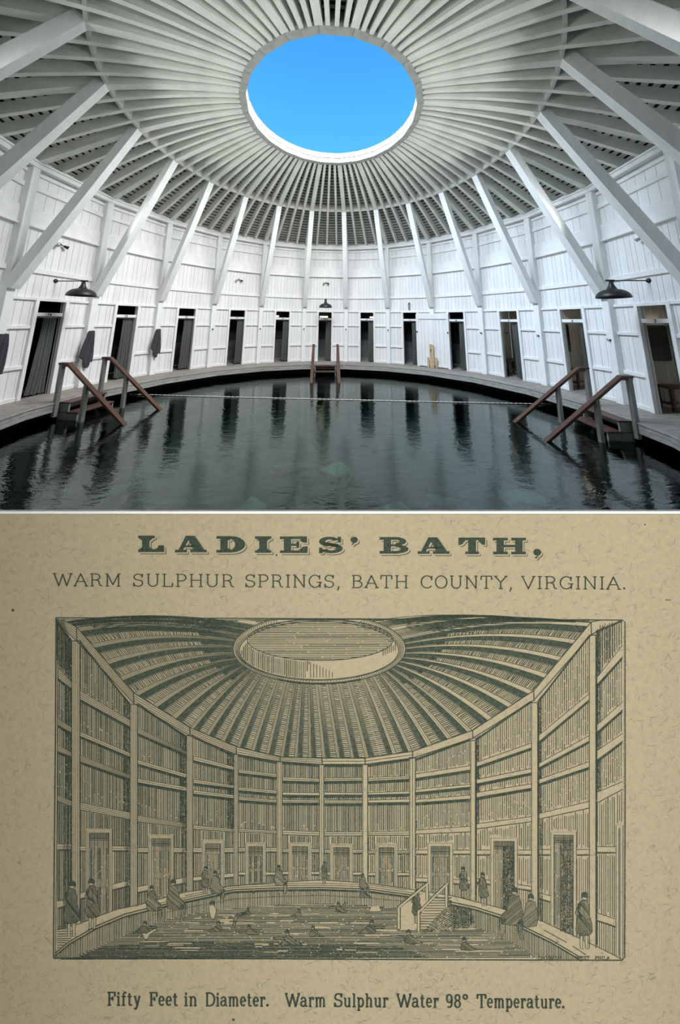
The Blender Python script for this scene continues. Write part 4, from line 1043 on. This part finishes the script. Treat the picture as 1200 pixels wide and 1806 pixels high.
# plate along the top
up = [(112,1093)]+[(p[4], p[5]) for p in posts]+[(1062,1093)]
lo = [(100,1096)]+[(p[4], p[6]) for p in posts]+[(1066,1105)]
for k, (a, b, c, d) in enumerate(zip(up, up[1:], lo, lo[1:])):
    E.line([a, b], 1.7); E.line([c, d], 1.7)
    n_ = 4 if k < 2 else (3 if k < 4 else (2 if k < 6 else (1 if k in (6,7) else 0)))
    for j in range(n_): f = (j+1)/(n_+1); E.line([(a[0]+(c[0]-a[0])*f, a[1]+(c[1]-a[1])*f), (b[0]+(d[0]-b[0])*f, b[1]+(d[1]-b[1])*f)], 1.0)
for p in posts: E.line([(p[4], p[5]-1), (p[4]+.6, p[6]+1)], 1.9)
# roof ribs
tha = [203,163,145,127,107,93,72,50,33,14,-17]
ribs = []
def rp_(th, k=1.0): t = math.radians(th); return (563.5+152*k*math.cos(t), 1144+62*k*math.sin(t))
pts = [(posts[i][4], posts[i][5]) for i in range(11)]
def addrib(bx_, by_, th):
    top = rp_(th); side = max(-1, min(1, (bx_-565)/430.)); lift = 26*abs(side)**1.2+1
    c = ((bx_+top[0])/2, (by_+top[1])/2-lift)
    ribs.append([(((1-t)**2*bx_+2*(1-t)*t*c[0]+t*t*top[0]), ((1-t)**2*by_+2*(1-t)*t*c[1]+t*t*top[1])) for t in [j/16 for j in range(17)]])
addrib(118, 1096, 222); addrib(127,1100,212)
for i in range(10):
    (x0, y0), (x1, y1) = pts[i], pts[i+1]
    n_ = 4 if i in (0, 9) else 3
    for j in range(n_): f = j/n_; addrib(x0+(x1-x0)*f, y0+(y1-y0)*f, tha[i]+(tha[i+1]-tha[i])*f)
addrib(pts[10][0], pts[10][1], tha[10]); addrib(985, 1095, -36); addrib(900, 1094, -52)
def pol(i, f): return [(a[0]+(b[0]-a[0])*f, a[1]+(b[1]-a[1])*f) for a, b in zip(ribs[i], ribs[i+1])]
for i in range(len(ribs)-1):
    bxm = (ribs[i][0][0]+ribs[i+1][0][0])/2; right = bxm > 660
    sect = lambda f: pol(i, 1-f) if right else pol(i, f)
    wb = math.hypot(ribs[i+1][0][0]-ribs[i][0][0], ribs[i+1][0][1]-ribs[i][0][1]); wt = math.hypot(ribs[i+1][-1][0]-ribs[i][-1][0], ribs[i+1][-1][1]-ribs[i][-1][1])
    E.line(sect(.02), 1.5, w2=.9); E.line(sect(.26), 1.5, w2=.8)
    if not right:
        E.line(sect(.10), .9, w2=.5); E.line(sect(.18), .9, w2=.5)
    elif bxm > 840: pass
    else: E.line(sect(.14), .8, w2=.5)
    for j in range(4): E.line(sect(.31+.075*j), wb*.058+.5, w2=.55)      # dark flank of the rafter
    lp0 = sect(.60); lp1 = sect(.98)
    E.line(lp0, 1.0, w2=.7)
    # short ticks for the laths
    def samp(pl_, t): t *= len(pl_)-1; k = min(int(t), len(pl_)-2); f = t-k; return (pl_[k][0]+(pl_[k+1][0]-pl_[k][0])*f, pl_[k][1]+(pl_[k+1][1]-pl_[k][1])*f)
    L = sum(math.dist(a, b) for a, b in zip(lp0, lp0[1:])); n_ = int(L/3.3)
    for j in range(n_):
        t = (j+.5)/n_
        if (t > .80 and abs(bxm-565) > 240): continue
        a = samp(lp0, t); b = samp(lp1, min(1, t+rE.uniform(-.005,.005)))
        E.line([a, b], rE.uniform(1.1, 1.9))
    if abs(bxm-565) > 240:      # laths merge into lines near the ring
        for f in (.66,.73,.80,.88):
            p = sect(f); E.line(p[12:], 1.3, w2=.8)
# dark strip of rafters above the first rib and between ring and top border
for j in range(7):
    y = 1093.5+j*2.6; E.line([(150+j*3, y), (420-j*7, y+1.5+j*.8)], 1.5)
    E.line([(705+j*3, y+1), (1040-j*34, y-1+j*1.2)], 1.3)
E.hatch([(430,1092),(700,1092),(672,1095),(620,1092.8),(500,1092.8),(455,1097)], 0, 1.7, 1.2, rnd=rE)
# ring, lip, curb, sky
def ell(cx, cy_, rx, ry, a0=0, a1=360, n=64): return [(cx+rx*math.cos(math.radians(a0+(a1-a0)*i/n)), max(1092, cy_+ry*math.sin(math.radians(a0+(a1-a0)*i/n)))) for i in range(n+1)]
Pp.poly(ell(563.5,1144,152,62)[:-1], 1)
E2 = Pg()
E2.line(ell(563.5,1144,152,62), 1.8, 2); E2.line(ell(563.5,1144,149,60), .9, 2)
E2.line(ell(563,1147,140.5,51.5), 1.8, 2); E2.line(ell(563,1146,143,54), .8, 2)
for j in range(170):
    a = j*360/170; p = ell(563.5,1144,148,59,a,a,1)[0]; r_ = ell(563,1147,142,53,a-1.2,a-1.2,1)[0]
    if p[1] > 1093: E2.line([p, r_], 1.1, 2)
for a0, a1 in ((60,120),): 
    for k_ in (.955,.965,.975,.985): E2.line(ell(563.5,1144,152*k_,62*k_+1,a0,a1,20), .9, 2)
sky_ = ell(565,1128,128.5,36.5)
E2.line(sky_, 1.6, 2)
E2.hatch(sky_[:-1], 0, 3.1, 1.35, rnd=rE, brk=70, l=2, ends=3)
# curb: hatched on the left, plain where the light falls
outer = ell(563,1147,139,50,176,4,60)
cur = [(x, y) for x, y in ell(563,1147,139,50,178,100,30)]; inn = [(x, y) for x, y in ell(565,1129,129,37,98,178,30)]
poly = cur+inn
E2.hatch([p for p in poly], PI/2, 3.3, 1.6, rnd=rE, l=2, ends=2)
for j in range(8): x = 548+j*5.5; E2.line([(x, 1167+j*2.5), (x, 1195)], 1.3, 2)
for j in range(7): x = 676+j*3.6; E2.line([(x, 1140+rE.uniform(-4,4)-j), (x, 1156-j*1.5)], 1.4, 2)
# border
E.line([(98,1089.5),(420,1090.5),(760,1092),(1099,1093.5)], 2.0); E.line([(100,1092.5),(420,1093),(760,1093.6),(1040,1095)], .9)
E.line([(99,1089),(98,1300),(96,1500),(94.5,1689)], 2.6); E.line([(102.5,1091),(101,1400),(98,1688)], 1.3)
E.line([(94,1689.5),(400,1690.5),(780,1692.5),(1099,1693.5)], 2.2)
E.line([(1099,1094),(1103,1097),(1103.5,1400),(1102,1688),(1098,1694)], 1.6)
for j in range(260): y = 1098+j*2.28; E.line([(1100.5+rE.uniform(-.6,.6), y), (1104+rE.uniform(-.5,.8), y+rE.uniform(-.8,.8))], .9)
E.hatch([(100,1093),(112,1093),(124,1128),(124,1190),(101,1170)], PI/2, 2.2, 1.4, rnd=rE); E.speck([(103,1096),(126,1140),(126,1195),(101,1170)], 300, rnd=rE)
E.hatch([(1062,1096),(1099,1096),(1099,1136),(1053,1190),(1053,1110)], PI/2, 4.2, 1.3, rnd=rE, ends=6)
# deck, its edge, apron, water
E.line(base[:1]+base[1:], 1.3); E.line(edge, 2.0)
E.line([(x, y+3) for x, y in edge[4:12]], 1.0); E.line([(x, y-4) for x, y in edge[4:12]], .9); E.line([(x, y-7.5) for x, y in edge[5:11]], .8)
for j in range(12): y = 1634+j*4.1; x1 = 96+ (1683-y)*1.05; E.line([(101, y+rE.uniform(-1,1)), (min(x1, 101+(y-1625)*1.8), y)], 1.3)
E.line([(960,1640),(1000,1662)], 1.4); E.line([(1010,1668),(1034,1684)], 1.4); E.line([(986,1660),(980,1664)], 1.2)
ap = [(x, y+3) for x, y in edge]+[(x, y) for x, y in reversed(apron)]
E.hatch(ap, PI/2, 3.0, 1.5, rnd=rE)
E.line([(x, y+5) for x, y in edge], 2.4)
tt_ = [(x, y+3) for x, y in edge[:8]]+[(x, y+10) for x, y in reversed(edge[:8])]
E.speck(tt_, 700, rnd=rE)
E.line([(x, (y+at_(apron, x))/2+rE.uniform(-1.5,1.5)) for x, y in edge[4:13]], .8)
wat = [(x, y+1) for x, y in apron]+[(97,1692)]
wat = [(x, y) for x, y in apron]+[]
E.hatch(wat, 0, 2.75, 1.55, rnd=rE, brk=60, jit=.5)
E.hatch([(100,1692),(133,1690),(180,1669),(300,1660),(520,1664),(700,1668),(760,1690)], 0, 2.75, .8, rnd=rE, brk=40)
E.speck([(110,1690),(180,1668),(420,1660),(640,1672),(700,1690)], 900, rnd=rE)
# pale flashes on the water
for _ in range(90):
    x = rE.uniform(250, 900); y = rE.uniform(1604, 1680)
    if y < at_(apron, x)+4: continue
    Pp.line([(x, y), (x+rE.uniform(8, 46), y+rE.uniform(-.4,.4))], rE.uniform(1.2, 2.6), 1)
# stairs with rails in the water at the right
Pp.poly([(700,1602),(706,1640),(742,1640),(800,1640),(792,1590),(755,1580),(752,1572)], 1)
for j in range(13):
    y = 1583+j*4.6; E2.line([(757-j*2.0, y), (797-j*3.4 if j > 3 else 797, y+rE.uniform(-1,1))], 1.4, 2)
def rail_(a, b, w_=3.2):
    E2.line([a, b], w_+2.2, 2); 
    T2.line([a, b], w_, 3)
def post_(x, y0, y1): E2.line([(x, y0), (x, y1)], 6.4, 2); T2.line([(x-.4, y0+.5), (x-.4, y1-.5)], 3.6, 3)
rail_((703,1600),(755,1557)); rail_((740,1607),(790,1557)); post_(704,1598,1638); post_(739,1604,1642); post_(754,1558,1588); post_(788,1559,1600)
E2.line([(790,1559),(788,1600)], 1.2, 2)
E2.hatch([(745,1645),(790,1595),(830,1600),(838,1628),(800,1640)], .5, 3, 1.6, rnd=rE, l=2, brk=12); E2.speck([(745,1645),(790,1595),(820,1600),(838,1625)], 400, 2, rnd=rE)
# bathers
def blob(pts, fill='hatch', a=.8, sp_=2.2, w_=1.4):
    Pp.poly(pts, 1); E2.line(pts, 1.2, 2, closed=True)
    if fill: E2.hatch(pts, a, sp_, w_, rnd=rE, l=2)
def head_(x, y, r=4.2, hair=True):
    r *= .82
    p = [(x+r*math.cos(t*PI/6), y+r*1.15*math.sin(t*PI/6)) for t in range(12)]
    Pp.poly(p, 1); E2.line(p, 1.0, 2, closed=True)
    if hair:
        E2.poly([(x+r*1.15*math.cos(t*PI/8), y+.4*r+r*1.6*math.sin(t*PI/8)) for t in range(8, 17)], 2); E2.line([(x+r*.3, y+r*.55), (x+r*.8, y+r*.5)], .8, 2)
def stand(x, y, h, lean=0, seedarm=1):
    s = h/62.; P = lambda a, b: (x+a*s*.74+lean*(-b)/62*s*4, y+b*s)
    for dx in (-3.5, 4): 
        l_ = [P(dx-2.4,-16), P(dx+2.4,-16), P(dx+1.6,0), P(dx+4*seedarm,1.5), P(dx-1.6,1)]; Pp.poly(l_, 1); E2.line(l_, 1.0, 2, closed=True)
    blob([P(-6,-51), P(-1,-53), P(5,-52), P(9,-44), P(8,-36), P(12,-28), P(13,-18), P(8,-14), P(-7,-13), P(-12,-20), P(-10,-31), P(-7,-38), P(-10,-44)], a=.9, sp_=2.0, w_=1.35)
    E2.hatch([P(-9,-30), P(11,-28), P(11,-15), P(-8,-14)], -.6, 2.6, 1.0, rnd=rE, l=2, brk=6); E2.line([P(-7,-32), P(0,-30), P(11,-33)], 1.3, 2); E2.line([P(1,-50), P(0,-40), P(2,-31)], 1.1, 2)
    blob([P(-8,-49), P(-13,-38), P(-4*seedarm,-33), P(-2*seedarm,-36), P(-8,-40), P(-4,-48)], a=.2)
    hx, hy = P(1.5*seedarm,-57.5); head_(hx, hy, 4.6*s)
stand(126,1649,98*.98,0,1); stand(163,1637,88,0,-1)
stand(818,1582,54,0,-1); stand(854,1596,58,-1,1); stand(1030,1671,98,0,1)
stand(572,1557,38,0,1); stand(735,1626,58,0,1)
stand(362,1575,48,0,1)
def sit(x, y, h, dr=1):
    s = h/46.; P = lambda a, b: (x+a*s*dr, y+b*s)
    blob([P(-6,-34), P(3,-36), P(8,-30), P(10,-16), P(18,-8), P(17,2), P(4,4), P(-8,2), P(-11,-10), P(-9,-22)], a=.7*dr, sp_=2.1)
    blob([P(12,-5), P(20,-4), P(19,10), P(17,22), P(11,24), P(12,10)], a=1.2*dr)
    hx, hy = P(0,-41); head_(hx, hy, 5*s)
sit(268,1603,42,1); sit(306,1600,50,1); sit(380,1573,38,1); sit(908,1626,62,-1); sit(937,1630,54,-1); sit(492,1559,34,1); sit(640,1566,26,1)
def swim(x, y, k=1, d=1, arms=0):
    P = lambda a, b: (x+a*k*d, y+b*k)
    blob([P(-9,0), P(-5,-9), P(0,-12), P(6,-9), P(14,-2), P(24,3), P(10,4), P(-6,3)], a=.6, sp_=1.9, w_=1.4)
    head_(*P(-1,-16), 4.6*k)
    if arms: blob([P(-6,-8), P(-14,-10), P(-24,-8), P(-24,-5), P(-14,-6), P(-6,-4)], a=.4); 
    if arms > 1: blob([P(6,-9), P(14,-20), P(17,-24), P(18,-18), P(9,-6)], a=.4)
for x, y, k, d, a_ in ((508,1662,1.1,1,1),(553,1648,.8,1,0),(440,1645,.7,1,0),(598,1606,.75,1,2),(655,1642,1.0,-1,1),(722,1660,1.05,1,1),(820,1672,.95,1,0),(527,1614,.6,-1,0),(437,1612,.6,-1,0),(385,1640,.8,-1,0),(255,1642,.9,-1,1),(640,1580,.7,1,0)):
    swim(x, y, k, d, a_)
def split(x, y):   # diver and the child at the left
    blob([(x-16,y-14),(x-8,y-10),(x,y-4),(x+10,y-10),(x+18,y-14),(x+17,y-9),(x+6,y-2),(x+2,y+6),(x-3,y+6),(x-6,y-2),(x-15,y-8)], fill=None)
split(258,1650); blob([(370,1596),(377,1593),(382,1606),(378,1620),(372,1618),(369,1606)], fill=None); head_(375,1592,4.4); blob([(413,1618),(418,1612),(432,1608),(436,1611),(420,1617),(414,1636),(410,1636)], a=.4); Pp.poly([(652,1606),(656,1598),(668,1597),(672,1606)], 1)
# engraver's line in the lower right corner
for s, a, b in (('CROSSCUP',949,992),('WEST',1016,1040),('PHILA',1050,1076)):
    word(T2 if False else E2, s, a, b, 1691, 6.0, 1.15, .9, slope=.003, lay=2)
E.mb.build('engraving_line_work', INK2, croot)
tag(Pp.mb.build('engraving_light_patch', PAPER, croot), kind='stuff')
E2.mb.build('engraving_figure_work', INK2, croot)
tag(T2.mb.build('engraving_handrail_patch', PAPER, croot), kind='stuff')
# stray specks of ink
sp2 = Pg()
for x, y, r_ in ((23,1076,2.6),(412,1798,2.6),(488,979,1.8),(1138,925,1.4),(1030,1095,.8)): sp2.poly([(x+r_*math.cos(t*PI/5), y+r_*math.sin(t*PI/5)) for t in range(10)], 1)
sp2.line([(1174,1058),(1183,1058)], 1.2, 1)
tag(sp2.mb.build('ink_spot', INK2, croot), kind='stuff')

scene.view_settings.view_transform = 'Standard'; scene.view_settings.look = 'None'; scene.view_settings.exposure = 0; scene.view_settings.gamma = 1
scene.view_settings.use_curve_mapping = False
scene.cycles.use_denoising = True; scene.cycles.max_bounces = 10; scene.cycles.diffuse_bounces = 6; scene.cycles.glossy_bounces = 4; scene.cycles.transparent_max_bounces = 8
scene.cycles.sample_clamp_indirect = 8; scene.cycles.caustics_reflective = False; scene.cycles.caustics_refractive = False
